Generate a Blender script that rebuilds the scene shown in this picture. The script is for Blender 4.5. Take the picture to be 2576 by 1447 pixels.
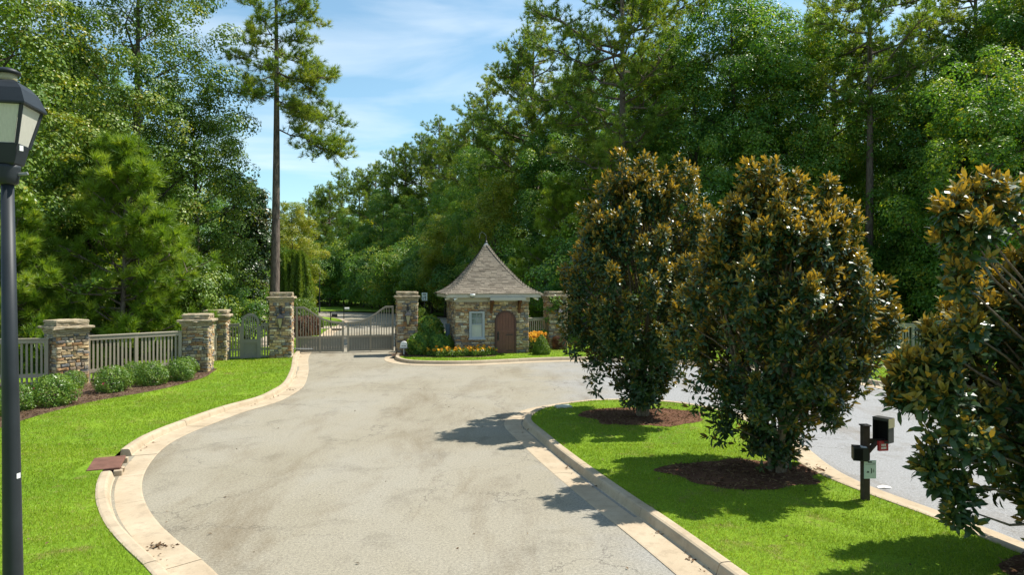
import bpy, math, random
import numpy as np
from mathutils import Vector, Matrix

for _o in list(bpy.data.objects):
    bpy.data.objects.remove(_o)
SC = bpy.context.scene
COL = SC.collection
PI = math.pi

# ------------------------------------------------------------------ camera, sky, sun, exposure
FPX, HC = 1717.0, 3.44            # focal length in 2576-wide picture units, camera height in metres
cam = bpy.data.objects.new('camera', bpy.data.cameras.new('camera'))
cam.data.lens = 24.0
cam.data.sensor_width = 36.0
cam.data.shift_y = -12.5 / 2576.0
cam.data.clip_start = 0.1
cam.data.clip_end = 2000.0
cam.location = (0, 0, HC)
cam.rotation_euler = (PI / 2, 0, 0)
COL.objects.link(cam)
SC.camera = cam

SUN_ELEV, SUN_AZ = math.radians(56), math.radians(67)     # azimuth from +Y towards +X
world = bpy.data.worlds.new('World')
SC.world = world
world.use_nodes = True
wn, wl = world.node_tree.nodes, world.node_tree.links
wn.clear()
w_out = wn.new('ShaderNodeOutputWorld')
w_bg = wn.new('ShaderNodeBackground')
w_sky = wn.new('ShaderNodeTexSky')
w_sky.sky_type = 'NISHITA'
w_sky.sun_disc = False
w_sky.sun_elevation = SUN_ELEV
w_sky.sun_rotation = SUN_AZ
w_sky.air_density = 1.0
w_sky.dust_density = 0.6
w_sky.ozone_density = 1.0
w_bg.inputs['Strength'].default_value = 0.116
w_tc = wn.new('ShaderNodeTexCoord')
w_sep = wn.new('ShaderNodeSeparateXYZ')
wl.new(w_tc.outputs['Generated'], w_sep.inputs[0])
def wmath(op, a, b=None):
    n = wn.new('ShaderNodeMath'); n.operation = op
    for i, v in enumerate((a, b)):
        if v is None: continue
        if isinstance(v, (int, float)): n.inputs[i].default_value = v
        else: wl.new(v, n.inputs[i])
    return n.outputs[0]
zc = wmath('ADD', wmath('MAXIMUM', w_sep.outputs['Z'], 0.0), 0.16)
cx_, cy_ = wmath('DIVIDE', w_sep.outputs['X'], zc), wmath('DIVIDE', w_sep.outputs['Y'], zc)
w_cmb = wn.new('ShaderNodeCombineXYZ')
wl.new(wmath('MULTIPLY', cx_, 0.55), w_cmb.inputs[0]); wl.new(cy_, w_cmb.inputs[1])
w_n = wn.new('ShaderNodeTexNoise')
w_n.inputs['Scale'].default_value = 2.1; w_n.inputs['Detail'].default_value = 7
w_n.inputs['Roughness'].default_value = 0.52; w_n.inputs['Distortion'].default_value = 0.5
wl.new(w_cmb.outputs[0], w_n.inputs['Vector'])
w_r = wn.new('ShaderNodeValToRGB')
w_r.color_ramp.elements[0].position = 0.45; w_r.color_ramp.elements[0].color = (0.03, 0.03, 0.03, 1)
w_r.color_ramp.elements[1].position = 0.74; w_r.color_ramp.elements[1].color = (0.62, 0.62, 0.62, 1)
wl.new(w_n.outputs['Fac'], w_r.inputs[0])
w_mix = wn.new('ShaderNodeMix'); w_mix.data_type = 'RGBA'
w_mix.inputs['B'].default_value = (5.9, 6.4, 6.8, 1)
wl.new(w_r.outputs[0], w_mix.inputs['Factor'])
w_tint = wn.new('ShaderNodeMix'); w_tint.data_type = 'RGBA'; w_tint.blend_type = 'MULTIPLY'; w_tint.inputs['Factor'].default_value = 1.0
w_tint.inputs['B'].default_value = (0.86, 1.06, 1.0, 1)
wl.new(w_sky.outputs[0], w_tint.inputs['A'])
wl.new(w_tint.outputs['Result'], w_mix.inputs['A'])
wl.new(w_mix.outputs['Result'], w_bg.inputs['Color'])
wl.new(w_bg.outputs[0], w_out.inputs['Surface'])

sun = bpy.data.objects.new('sun', bpy.data.lights.new('sun', 'SUN'))
sun.data.energy = 5.0
sun.data.angle = math.radians(0.5)
sun.data.color = (1.0, 0.95, 0.86)
sdir = Vector((math.sin(SUN_AZ) * math.cos(SUN_ELEV), math.cos(SUN_AZ) * math.cos(SUN_ELEV), math.sin(SUN_ELEV)))
sun.rotation_euler = sdir.to_track_quat('Z', 'Y').to_euler()
sun.location = (20, 20, 40)
COL.objects.link(sun)
SC.view_settings.view_transform = 'Standard'
SC.view_settings.look = 'None'
SC.view_settings.gamma = 1.0
SC.view_settings.use_curve_mapping = False
SC.view_settings.exposure = 0.7
SC.render.engine = 'CYCLES'
SC.cycles.max_bounces = 7
SC.cycles.transparent_max_bounces = 4
SC.cycles.transmission_bounces = 5
SC.cycles.caustics_reflective = False
SC.cycles.caustics_refractive = False

# ------------------------------------------------------------------ helpers
def G(x, y, z=0.0):
    """ground point (at height z) seen at picture position x, y (2576-wide picture)"""
    d = FPX * (HC - z) / (y - 711.0)
    return ((x - 1288.0) / FPX * d, d)
def at(x, d):
    return (x - 1288.0) / FPX * d
def zat(y, d):
    return HC - (y - 711.0) / FPX * d

def tag(o, label=None, cat=None, group=None, kind=None):
    if label: o['label'] = label
    if cat: o['category'] = cat
    if group: o['group'] = group
    if kind: o['kind'] = kind
    return o
def empty(name, loc, rz=0.0, label=None, cat=None, group=None, kind=None):
    o = bpy.data.objects.new(name, None)
    o.empty_display_size = 0.2
    o.location = loc; o.rotation_euler = (0, 0, rz)
    COL.objects.link(o)
    return tag(o, label, cat, group, kind)
def link(name, me, parent=None, loc=None, rot=None, scale=None):
    o = bpy.data.objects.new(name, me)
    if parent: o.parent = parent
    if loc is not None: o.location = loc
    if rot is not None: o.rotation_euler = rot
    if scale is not None: o.scale = scale
    COL.objects.link(o)
    return o
def np_mesh(name, V, F, mat, smooth=False, rnd=None):
    """V (n,3), F (m,k) with k = 3 or 4, rnd per-vertex float"""
    V = np.asarray(V, dtype=np.float32); F = np.asarray(F, dtype=np.int32)
    me = bpy.data.meshes.new(name)
    k = F.shape[1]; m = F.shape[0]
    me.vertices.add(len(V)); me.vertices.foreach_set('co', V.ravel())
    me.loops.add(m * k); me.loops.foreach_set('vertex_index', F.ravel())
    me.polygons.add(m); me.polygons.foreach_set('loop_start', np.arange(0, m * k, k, dtype=np.int32))
    if rnd is not None:
        a = me.attributes.new('rnd', 'FLOAT', 'POINT'); a.data.foreach_set('value', np.asarray(rnd, dtype=np.float32))
    me.update(calc_edges=True)
    me.polygons.foreach_set('use_smooth', np.full(m, smooth, dtype=bool))
    me.materials.append(mat)
    return me

class MB:
    """collects boxes, tubes, prisms; build() links them as one mesh"""
    def __init__(s): s.v = []; s.f = []
    def add(s, v, f):
        n = len(s.v); s.v += [tuple(p) for p in v]; s.f += [tuple(i + n for i in q) for q in f]; return s
    def box(s, x0, x1, y0, y1, z0, z1):
        return s.add([(x0, y0, z0), (x1, y0, z0), (x1, y1, z0), (x0, y1, z0), (x0, y0, z1), (x1, y0, z1), (x1, y1, z1), (x0, y1, z1)],
                     [(3, 2, 1, 0), (4, 5, 6, 7), (0, 1, 5, 4), (1, 2, 6, 5), (2, 3, 7, 6), (3, 0, 4, 7)])
    def cbox(s, x0, x1, y0, y1, z0, z1, c=0.01):
        """box with chamfered vertical and top edges"""
        pts = lambda e: [(x0 + c + e, y0 + e), (x1 - c - e, y0 + e), (x1 - e, y0 + c + e), (x1 - e, y1 - c - e), (x1 - c - e, y1 - e), (x0 + c + e, y1 - e), (x0 + e, y1 - c - e), (x0 + e, y0 + c + e)]
        rings = [[(x, y, z0) for x, y in pts(0)], [(x, y, z1 - c) for x, y in pts(0)], [(x, y, z1) for x, y in pts(c * .8)]]
        v = sum(rings, []); f = [tuple(reversed(range(8))), tuple(range(16, 24))]
        for r in range(2):
            for i in range(8): f.append((r * 8 + i, r * 8 + (i + 1) % 8, r * 8 + 8 + (i + 1) % 8, r * 8 + 8 + i))
        return s.add(v, f)
    def tube(s, path, rad, sides=8, cap=True):
        path = [Vector(p) for p in path]
        if not hasattr(rad, '__len__'): rad = [rad] * len(path)
        v = []; f = []
        for i, p in enumerate(path):
            t = (path[min(i + 1, len(path) - 1)] - path[max(i - 1, 0)])
            if t.length < 1e-6: t = Vector((0, 0, 1))
            t.normalize()
            ref = Vector((1, 0, 0)) if abs(t.x) < .9 else Vector((0, 1, 0))
            a = t.cross(ref).normalized(); b = t.cross(a)
            for k in range(sides):
                w = 2 * PI * k / sides
                v.append(p + (a * math.cos(w) + b * math.sin(w)) * rad[i])
        for i in range(len(path) - 1):
            for k in range(sides):
                f.append((i * sides + k, i * sides + (k + 1) % sides, (i + 1) * sides + (k + 1) % sides, (i + 1) * sides + k))
        if cap:
            f.append(tuple(reversed(range(sides)))); n = (len(path) - 1) * sides; f.append(tuple(range(n, n + sides)))
        return s.add(v, f)
    def lathe(s, prof, cx=0, cy=0, sides=16, ph=0.0):
        """prof: list of (radius, z)"""
        v = []; f = []
        for r, z in prof:
            for k in range(sides):
                w = 2 * PI * k / sides + ph
                v.append((cx + r * math.cos(w), cy + r * math.sin(w), z))
        for i in range(len(prof) - 1):
            for k in range(sides):
                f.append((i * sides + k, i * sides + (k + 1) % sides, (i + 1) * sides + (k + 1) % sides, (i + 1) * sides + k))
        f.append(tuple(reversed(range(sides)))); n = (len(prof) - 1) * sides; f.append(tuple(range(n, n + sides)))
        return s.add(v, f)
    def prism_y(s, poly, y0, y1):
        """poly of (x, z), extruded along y"""
        n = len(poly)
        v = [(x, y0, z) for x, z in poly] + [(x, y1, z) for x, z in poly]
        f = [tuple(range(n)), tuple(reversed(range(n, 2 * n)))]
        for i in range(n): f.append((i, i + n, (i + 1) % n + n, (i + 1) % n))
        return s.add(v, f)
    def prism_z(s, poly, z0, z1):
        n = len(poly)
        v = [(x, y, z0) for x, y in poly] + [(x, y, z1) for x, y in poly]
        f = [tuple(reversed(range(n))), tuple(range(n, 2 * n))]
        for i in range(n): f.append((i, (i + 1) % n, (i + 1) % n + n, i + n))
        return s.add(v, f)
    def mesh(s, name, mat, smooth=False):
        me = bpy.data.meshes.new(name)
        me.from_pydata(s.v, [], s.f); me.update()
        if smooth: me.polygons.foreach_set('use_smooth', np.full(len(me.polygons), True))
        me.materials.append(mat)
        return me
    def build(s, name, mat, parent=None, smooth=False, loc=None, rot=None):
        return link(name, s.mesh(name, mat, smooth), parent, loc, rot)

def catmull(pts, step=0.25):
    P = [np.array(p, float) for p in pts]
    P = [2 * P[0] - P[1]] + P + [2 * P[-1] - P[-2]]
    out = []
    for i in range(1, len(P) - 2):
        p0, p1, p2, p3 = P[i - 1:i + 3]
        n = max(1, int(np.linalg.norm(p2 - p1) / step))
        for k in range(n):
            t = k / n
            out.append(0.5 * ((2 * p1) + (-p0 + p2) * t + (2 * p0 - 5 * p1 + 4 * p2 - p3) * t * t + (-p0 + 3 * p1 - 3 * p2 + p3) * t ** 3))
    out.append(P[-2])
    return np.array(out)
def smooth_line(L, it=6):
    L = L.copy()
    for _ in range(it): L[1:-1] = 0.25 * L[:-2] + 0.5 * L[1:-1] + 0.25 * L[2:]
    return L
def offset(L, u):
    """offset a polyline to its left (positive u)"""
    T = np.gradient(L, axis=0); T /= np.linalg.norm(T, axis=1)[:, None] + 1e-9
    return L + u * np.stack([-T[:, 1], T[:, 0]], 1)
def in_poly(P, poly):
    x, y = P[:, 0], P[:, 1]; poly = np.asarray(poly); n = len(poly)
    c = np.zeros(len(P), bool); j = n - 1
    for i in range(n):
        xi, yi = poly[i]; xj, yj = poly[j]
        if yi != yj:
            c ^= ((yi > y) != (yj > y)) & (x < (xj - xi) * (y - yi) / (yj - yi) + xi)
        j = i
    return c

# ------------------------------------------------------------------ materials
class NT:
    def __init__(s, name):
        s.m = bpy.data.materials.new(name); s.m.use_nodes = True
        s.n, s.l = s.m.node_tree.nodes, s.m.node_tree.links
        s.n.clear(); s.out = s.n.new('ShaderNodeOutputMaterial')
    def new(s, t, **kw):
        n = s.n.new(t)
        for k, v in kw.items(): setattr(n, k, v)
        return n
    def put(s, sock, v):
        if isinstance(v, bpy.types.NodeSocket): s.l.new(v, sock)
        else:
            if hasattr(sock.default_value, '__len__') and not hasattr(v, '__len__'): v = (v, v, v)
            if hasattr(sock.default_value, '__len__') and len(sock.default_value) == 4 and len(v) == 3: v = (*v, 1)
            sock.default_value = v
    def coord(s, which='Object', scale=(1, 1, 1)):
        c = s.new('ShaderNodeTexCoord').outputs[which]
        mp = s.new('ShaderNodeMapping'); mp.inputs['Scale'].default_value = scale
        s.l.new(c, mp.inputs[0]); return mp.outputs[0]
    def pos(s, scale=(1, 1, 1)):
        c = s.new('ShaderNodeNewGeometry').outputs['Position']
        mp = s.new('ShaderNodeMapping'); mp.inputs['Scale'].default_value = scale
        s.l.new(c, mp.inputs[0]); return mp.outputs[0]
    def noise(s, vec, scale, detail=4, rough=.55, dist=0.0):
        n = s.new('ShaderNodeTexNoise'); s.l.new(vec, n.inputs['Vector'])
        n.inputs['Scale'].default_value = scale; n.inputs['Detail'].default_value = detail
        n.inputs['Roughness'].default_value = rough; n.inputs['Distortion'].default_value = dist
        return n.outputs['Fac']
    def ramp(s, fac, stops, interp='LINEAR'):
        r = s.new('ShaderNodeValToRGB'); e = r.color_ramp.elements; r.color_ramp.interpolation = interp
        while len(e) < len(stops): e.new(0.5)
        for i, (p, c) in enumerate(stops):
            e[i].position = p
            e[i].color = (*c, 1) if hasattr(c, '__len__') else (c, c, c, 1)
        s.l.new(fac, r.inputs[0]); return r.outputs[0]
    def mix(s, fac, a, b, mode='MIX'):
        m = s.new('ShaderNodeMix', data_type='RGBA', blend_type=mode)
        s.put(m.inputs['Factor'], fac); s.put(m.inputs['A'], a); s.put(m.inputs['B'], b)
        return m.outputs['Result']
    def math(s, op, a, b=0.0):
        m = s.new('ShaderNodeMath', operation=op); s.put(m.inputs[0], a); s.put(m.inputs[1], b); return m.outputs[0]
    def bump(s, h, strength=.3, dist=.02):
        b = s.new('ShaderNodeBump'); b.inputs['Strength'].default_value = strength; b.inputs['Distance'].default_value = dist
        s.l.new(h, b.inputs['Height']); return b.outputs[0]
    def bsdf(s, color, rough=.7, spec=.4, metal=0.0, normal=None, trans=0.0):
        p = s.new('ShaderNodeBsdfPrincipled')
        s.put(p.inputs['Base Color'], color); s.put(p.inputs['Roughness'], rough)
        p.inputs['Specular IOR Level'].default_value = spec; p.inputs['Metallic'].default_value = metal
        p.inputs['Transmission Weight'].default_value = trans
        if normal is not None: s.l.new(normal, p.inputs['Normal'])
        return p.outputs[0]
    def done(s, sh):
        s.l.new(sh, s.out.inputs['Surface']); return s.m

def m_plain(name, col, rough=.6, spec=.4, metal=0.0, var=.18, scale=6.0, bump=0.0):
    t = NT(name); v = t.coord()
    n = t.noise(v, scale, 5, .6)
    dark = tuple(c * (1 - var) for c in col); lite = tuple(min(1, c * (1 + var)) for c in col)
    c = t.ramp(n, [(.3, dark), (.7, lite)])
    nb = t.bump(t.noise(v, scale * 8, 4), bump, .01) if bump else None
    return t.done(t.bsdf(c, rough, spec, metal, nb))

def m_leaf(name, stops, rough=.42, spec=.5, trans=.35, tcol=None, back=None, tboost=1.5):
    """two-sided leaf: colour varies leaf by leaf, light comes through"""
    t = NT(name)
    a = t.new('ShaderNodeAttribute', attribute_name='rnd').outputs['Fac']
    oi = t.new('ShaderNodeObjectInfo').outputs['Random']
    f = t.math('ADD', a, t.math('MULTIPLY', t.math('SUBTRACT', oi, .5), .22))
    c = t.ramp(f, stops)
    tc = t.mix(1.0, c, tcol or (tboost, tboost * .95, tboost * .35), 'MULTIPLY')
    if back is not None:
        bf = t.new('ShaderNodeNewGeometry').outputs['Backfacing']
        cb = t.ramp(f, back)
        c = t.mix(bf, c, cb)
        tc = t.mix(1.0, cb, (1.6, 1.45, .8), 'MULTIPLY')
        r = t.new('ShaderNodeMapRange'); t.l.new(bf, r.inputs[0]); r.inputs['To Min'].default_value = rough; r.inputs['To Max'].default_value = .75
        rough = r.outputs[0]
    p = t.bsdf(c, rough, spec)
    tr = t.new('ShaderNodeBsdfTranslucent'); t.l.new(tc, tr.inputs['Color'])
    ms = t.new('ShaderNodeMixShader'); ms.inputs[0].default_value = trans
    t.l.new(p, ms.inputs[1]); t.l.new(tr.outputs[0], ms.inputs[2])
    return t.done(ms.outputs[0])

def m_bark(name, c0, c1, sc=(6, 6, 1.2)):
    t = NT(name); v = t.coord('Object', sc)
    n = t.noise(v, 2.2, 6, .65, .4)
    c = t.ramp(n, [(.35, c0), (.62, c1)])
    return t.done(t.bsdf(c, .9, .2, 0, t.bump(n, .8, .04)))

def m_asphalt():
    t = NT('asphalt'); v = t.pos()
    big = t.noise(v, .16, 5, .6, .6)
    vs = t.pos((.55, .16, 1))
    streak = t.noise(vs, 1.1, 10, .72, .35)
    fine = t.noise(v, 26, 3, .75)
    grain = t.noise(v, 75, 3, .8)
    c = t.ramp(big, [(.3, (.222, .196, .140)), (.5, (.260, .234, .178)), (.72, (.278, .260, .216))])
    stain = t.ramp(streak, [(.50, 0.0), (.68, 1.0)])
    pv = t.new('ShaderNodeSeparateXYZ'); t.l.new(v, pv.inputs[0])
    lane = t.math('ADD', t.math('MULTIPLY', pv.outputs['X'], .55), t.math('MULTIPLY', t.noise(v, .5, 4), 2.5))
    c = t.mix(t.ramp(t.math('MULTIPLY', t.math('SUBTRACT', lane, 1.6), .6), [(0.0, 0.0), (1.0, 1.0)]), c, (.252, .252, .252))
    c = t.mix(t.math('MULTIPLY', stain, .60), c, (.125, .092, .052))
    st2 = t.ramp(t.noise(v, .9, 10, .74, .3), [(.53, 0.0), (.68, 1.0)])
    c = t.mix(t.math('MULTIPLY', st2, .45), c, (.115, .098, .072))
    c = t.mix(.85, c, t.ramp(fine, [(.3, .66), (.7, 1.34)]), 'MULTIPLY')
    c = t.mix(.75, c, t.ramp(grain, [(.3, .45), (.7, 1.55)]), 'MULTIPLY')
    # hairline cracks
    wv = t.new('ShaderNodeVectorMath', operation='ADD'); t.l.new(v, wv.inputs[0])
    nz = t.new('ShaderNodeTexNoise'); nz.inputs['Scale'].default_value = 1.1; nz.inputs['Detail'].default_value = 6; nz.inputs['Roughness'].default_value = .7
    t.l.new(v, nz.inputs['Vector'])
    sc = t.new('ShaderNodeVectorMath', operation='SCALE'); t.l.new(nz.outputs['Color'], sc.inputs[0]); sc.inputs['Scale'].default_value = 1.5
    t.l.new(sc.outputs[0], wv.inputs[1])
    vo = t.new('ShaderNodeTexVoronoi', feature='DISTANCE_TO_EDGE'); vo.inputs['Scale'].default_value = .36
    t.l.new(wv.outputs[0], vo.inputs['Vector'])
    line = t.ramp(vo.outputs['Distance'], [(0.0, 1.0), (.0065, 0.0)])
    mask = t.ramp(t.noise(v, .35, 2), [(.40, 0.0), (.56, 1.0)])
    c = t.mix(t.math('MULTIPLY', t.math('MULTIPLY', line, mask), .75), c, (.07, .06, .05))
    return t.done(t.bsdf(c, .9, .25, 0, t.bump(grain, .35, .01)))

def m_concrete(name, c0, c1):
    t = NT(name); v = t.pos()
    n = t.noise(v, 1.3, 6, .6, .3)
    c = t.ramp(n, [(.32, c0), (.68, c1)])
    d = t.ramp(t.noise(v, 5, 6, .7), [(.50, 0.0), (.72, 1.0)])
    c = t.mix(t.math('MULTIPLY', d, .50), c, tuple(x * .55 for x in c0))
    g = t.noise(v, 90, 3, .7)
    c = t.mix(.5, c, t.ramp(g, [(.3, .8), (.7, 1.15)]), 'MULTIPLY')
    return t.done(t.bsdf(c, .9, .25, 0, t.bump(g, .25, .01)))

def m_turf():
    t = NT('turf'); v = t.pos()
    n = t.noise(v, .5, 5, .6, .3)
    c = t.ramp(n, [(.3, (.10, .19, .010)), (.7, (.18, .28, .016))])
    f = t.noise(v, 22, 5, .75)
    c = t.mix(t.math('MULTIPLY', t.ramp(t.noise(v, 1.7, 5, .7), [(.56, 0.0), (.70, 1.0)]), .7), c, (.19, .13, .06))
    c = t.mix(.85, c, t.ramp(f, [(.3, .45), (.7, 1.45)]), 'MULTIPLY')
    return t.done(t.bsdf(c, .9, .15, 0, t.bump(f, .6, .03)))

def m_ground():
    t = NT('forest_floor'); v = t.pos()
    n = t.noise(v, .3, 6, .65)
    c = t.ramp(n, [(.3, (.035, .045, .016)), (.55, (.07, .06, .03)), (.75, (.10, .07, .04))])
    return t.done(t.bsdf(c, .95, .1, 0, t.bump(t.noise(v, 6, 5), .5, .05)))

def m_mulch(name, c0, c1):
    t = NT(name); v = t.pos()
    n = t.noise(v, 1.6, 6, .7)
    f = t.noise(t.pos((1, 2.5, 1)), 26, 5, .8, 1.0)
    c = t.ramp(n, [(.3, c0), (.7, c1)])
    c = t.mix(.9, c, t.ramp(f, [(.3, .4), (.7, 1.6)]), 'MULTIPLY')
    return t.done(t.bsdf(c, .95, .1, 0, t.bump(f, 1.0, .04)))

STONES = [(0.0, (0.439, 0.329, 0.195)), (.14, (0.244, 0.189, 0.134)), (.27, (0.512, 0.409, 0.262)), (.40, (0.354, 0.207, 0.104)), (.52, (0.183, 0.177, 0.171)),
          (.64, (0.476, 0.342, 0.183)), (.76, (0.573, 0.500, 0.366)), (.88, (0.281, 0.244, 0.201)), (1.0, (0.403, 0.256, 0.146))]
# SCALED
def m_stone(name, island=False):
    t = NT(name)
    if island: r = t.new('ShaderNodeNewGeometry').outputs['Random Per Island']
    else: r = t.new('ShaderNodeObjectInfo').outputs['Random']
    c = t.ramp(r, STONES, 'CONSTANT')
    v = t.pos()
    n = t.noise(v, 9, 6, .7, .4)
    c = t.mix(.8, c, t.ramp(n, [(.3, .62), (.7, 1.4)]), 'MULTIPLY')
    rust = t.ramp(t.noise(v, 3.5, 4), [(.55, 0.0), (.75, 1.0)])
    c = t.mix(t.math('MULTIPLY', rust, .35), c, (.30, .15, .06))
    return t.done(t.bsdf(c, .88, .25, 0, t.bump(n, .7, .03)))

def m_cap():
    t = NT('layered_cap_stone'); v = t.pos((3, 3, 26)); w = t.pos()
    n = t.noise(v, 1.6, 5, .6, .2); k = t.noise(w, 6, 5, .7)
    c = t.ramp(n, [(.3, (.16, .13, .09)), (.45, (.33, .26, .17)), (.6, (.42, .35, .24)), (.75, (.27, .24, .20))])
    c = t.mix(.8, c, t.ramp(k, [(.3, .6), (.7, 1.35)]), 'MULTIPLY')
    return t.done(t.bsdf(c, .92, .2, 0, t.bump(n, .9, .03)))

def m_shingle(name, island=False):
    t = NT(name)
    r = t.new('ShaderNodeNewGeometry').outputs['Random Per Island'] if island else t.new('ShaderNodeObjectInfo').outputs['Random']
    c = t.ramp(r, [(0.0, (.130, .110, .084)), (.22, (.140, .118, .09)), (.30, (.190, .160, .122)), (.7, (.172, .147, .114)), (1.0, (.215, .184, .142))])
    n = t.noise(t.pos(), 45, 4, .7)
    c = t.mix(.7, c, t.ramp(n, [(.3, .7), (.7, 1.3)]), 'MULTIPLY')
    return t.done(t.bsdf(c, .95, .2, 0, t.bump(n, .4, .01)))

def m_glass(name, col=(.86, .83, .72), rough=.3, trans=.4):
    t = NT(name)
    n = t.noise(t.coord('Object', (30, 30, 3)), 4, 3)
    c = t.mix(.4, col, t.ramp(n, [(.3, .75), (.7, 1.1)]), 'MULTIPLY')
    return t.done(t.bsdf(c, rough, .5, 0, None, trans))

M = {}
M['asphalt'] = m_asphalt()
M['gutter'] = m_concrete('gutter_concrete', (.37, .29, .195), (.46, .375, .265))
M['sidewalk'] = m_concrete('sidewalk_concrete', (.36, .29, .22), (.44, .37, .29))
M['turf'] = m_turf()
M['ground'] = m_ground()
M['mulch'] = m_mulch('pine_bark_mulch', (.085, .052, .036), (.19, .125, .085))
M['soil'] = m_mulch('red_soil', (.10, .048, .03), (.22, .115, .07))
M['stone'] = m_stone('field_stone')
M['stone_i'] = m_stone('field_stone_joined', True)
M['mortar'] = m_plain('mortar', (.20, .165, .12), .95, .1, 0, .25, 8, .4)
M['capstone'] = m_cap()
M['paint'] = m_plain('taupe_paint', (.30, .262, .195), .5, .4, 0, .08, 2.5)
M['paint_dk'] = m_plain('grey_green_paint', (.185, .178, .145), .5, .4, 0, .08, 2.5)
M['trim'] = m_plain('pale_trim_paint', (.40, .385, .33), .5, .4, 0, .08, 2.0)
M['window_paint'] = m_plain('blue_grey_window_paint', (.33, .36, .38), .45, .4, 0, .08, 3)
M['door_frame'] = m_plain('dark_door_frame_paint', (.075, .032, .022), .5, .4, 0, .12, 5)
M['door'] = m_plain('brown_door_paint', (.14, .056, .036), .5, .4, 0, .12, 5)
M['bracket'] = m_plain('stained_bracket_wood', (.10, .042, .020), .6, .3, 0, .2, 7)
M['iron'] = m_plain('black_iron', (.022, .021, .02), .5, .4, 0, .15, 8)
M['lamp_metal'] = m_plain('black_lamp_paint', (.020, .024, .028), .5, .3, 0, .15, 5)
M['lamp_glass'] = m_glass('prismatic_lamp_glass')
M['lantern_glass'] = m_glass('yellowed_lantern_glass', (.62, .56, .36), .3, .45)
M['window_glass'] = m_plain('window_glass', (.17, .21, .19), .06, .6, 0, .5, 2.2)
M['blind'] = m_plain('window_blind', (.42, .44, .38), .3, .5, 0, .1, 3)
M['shingle'] = m_shingle('roof_shingle')
M['shingle_i'] = m_shingle('roof_shingle_joined', True)
M['lead'] = m_plain('grey_flashing', (.22, .23, .23), .5, .5, .4, .1)
M['white'] = m_plain('white_plastic', (.74, .74, .72), .45, .4, 0, .06, 6)
M['mark'] = m_plain('dark_print', (.05, .05, .055), .7, .2)
M['sign'] = m_plain('pale_sign_board', (.52, .60, .56), .5, .4, 0, .08, 9)
M['blue_box'] = m_plain('blue_grey_enamel', (.13, .19, .24), .5, .4, 0, .12, 4)
M['slate_box'] = m_plain('dark_cabinet_enamel', (.035, .05, .06), .5, .4, 0, .12, 4)
M['red'] = m_plain('red_plastic', (.36, .02, .022), .45, .4, 0, .1)
M['tan'] = m_plain('tan_mailbox_face', (.36, .32, .18), .5, .4, 0, .12)
M['brown_post'] = m_plain('brown_post_wood', (.052, .036, .028), .75, .3, 0, .25, 12)
M['rust'] = m_plain('rusty_iron_lid', (.145, .068, .047), .8, .3, 0, .25, 6, .3)
M['dark'] = m_plain('drain_dark', (.012, .011, .010), .95, .1)
M['utility'] = m_plain('pale_utility_lid', (.50, .52, .43), .7, .3, 0, .12, 5)
M['paper'] = m_plain('white_paper', (.72, .71, .68), .8, .2)
M['grass'] = m_leaf('grass_blades', [(0.0, (.115, .195, .010)), (.4, (.205, .300, .016)), (.75, (.285, .370, .028)), (1.0, (.44, .39, .13))], .5, .3, .38, (1.25, 1.25, .5))
M['pine'] = m_leaf('pine_needles', [(0.0, (.080, .150, .022)), (.5, (.155, .242, .030)), (1.0, (.29, .325, .045))], .5, .35, .38, tboost=1.6)
M['pine_bright'] = m_leaf('young_pine_needles', [(0.0, (.085, .165, .016)), (.5, (.18, .29, .026)), (1.0, (.32, .39, .045))], .45, .4, .40, tboost=1.4)
M['gum'] = m_leaf('sweetgum_leaves', [(0.0, (.060, .130, .016)), (.5, (.145, .235, .030)), (.85, (.235, .305, .045)), (1.0, (.36, .32, .04))], .42, .45, .32, tboost=1.5)
M['oak'] = m_leaf('dark_broad_leaves', [(0.0, (.044, .125, .024)), (.5, (.105, .220, .032)), (.85, (.22, .305, .036)), (1.0, (.36, .34, .03))], .44, .42, .40, tboost=1.8)
M['lime'] = m_leaf('yellow_green_leaves', [(0.0, (.13, .19, .018)), (.5, (.22, .275, .026)), (1.0, (.36, .33, .036))], .42, .4, .42, tboost=1.5)
M['shrub'] = m_leaf('shrub_leaves', [(0.0, (.060, .130, .016)), (.5, (.115, .215, .024)), (1.0, (.21, .30, .04))], .38, .5, .30)
M['hedge'] = m_leaf('clipped_evergreen_leaves', [(0.0, (.06, .12, .014)), (.5, (.125, .205, .020)), (1.0, (.21, .28, .034))], .45, .4, .28)
M['red_hedge'] = m_leaf('plum_hedge_leaves', [(0.0, (.07, .025, .02)), (.5, (.14, .06, .04)), (1.0, (.20, .12, .05))], .45, .4, .3)
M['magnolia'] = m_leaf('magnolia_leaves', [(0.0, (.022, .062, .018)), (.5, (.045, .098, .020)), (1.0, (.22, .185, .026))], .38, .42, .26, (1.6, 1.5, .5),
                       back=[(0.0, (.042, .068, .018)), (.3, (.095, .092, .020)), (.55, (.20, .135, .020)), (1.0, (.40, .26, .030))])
M['evergreen'] = m_leaf('glossy_evergreen_leaves', [(0.0, (.018, .048, .014)), (.7, (.050, .095, .02)), (1.0, (.15, .115, .025))], .34, .5, .2)
M['flower'] = m_leaf('yellow_petals', [(0.0, (.72, .28, .005)), (.5, (.80, .38, .008)), (1.0, (.85, .50, .02))], .6, .2, .3, (1.1, 1.0, .6))
M['pink'] = m_leaf('pink_petals', [(0.0, (.62, .10, .14)), (1.0, (.75, .22, .24))], .6, .2, .3, (1.1, 1.0, 1.0))
M['straw'] = m_leaf('dry_leaf_litter', [(0.0, (.05, .028, .016)), (.5, (.13, .075, .04)), (1.0, (.28, .19, .11))], .8, .15, .1)
M['pine_bark'] = m_bark('pine_bark', (.065, .050, .042), (.20, .155, .125))
M['bark'] = m_bark('grey_bark', (.04, .034, .026), (.12, .10, .078))
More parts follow.
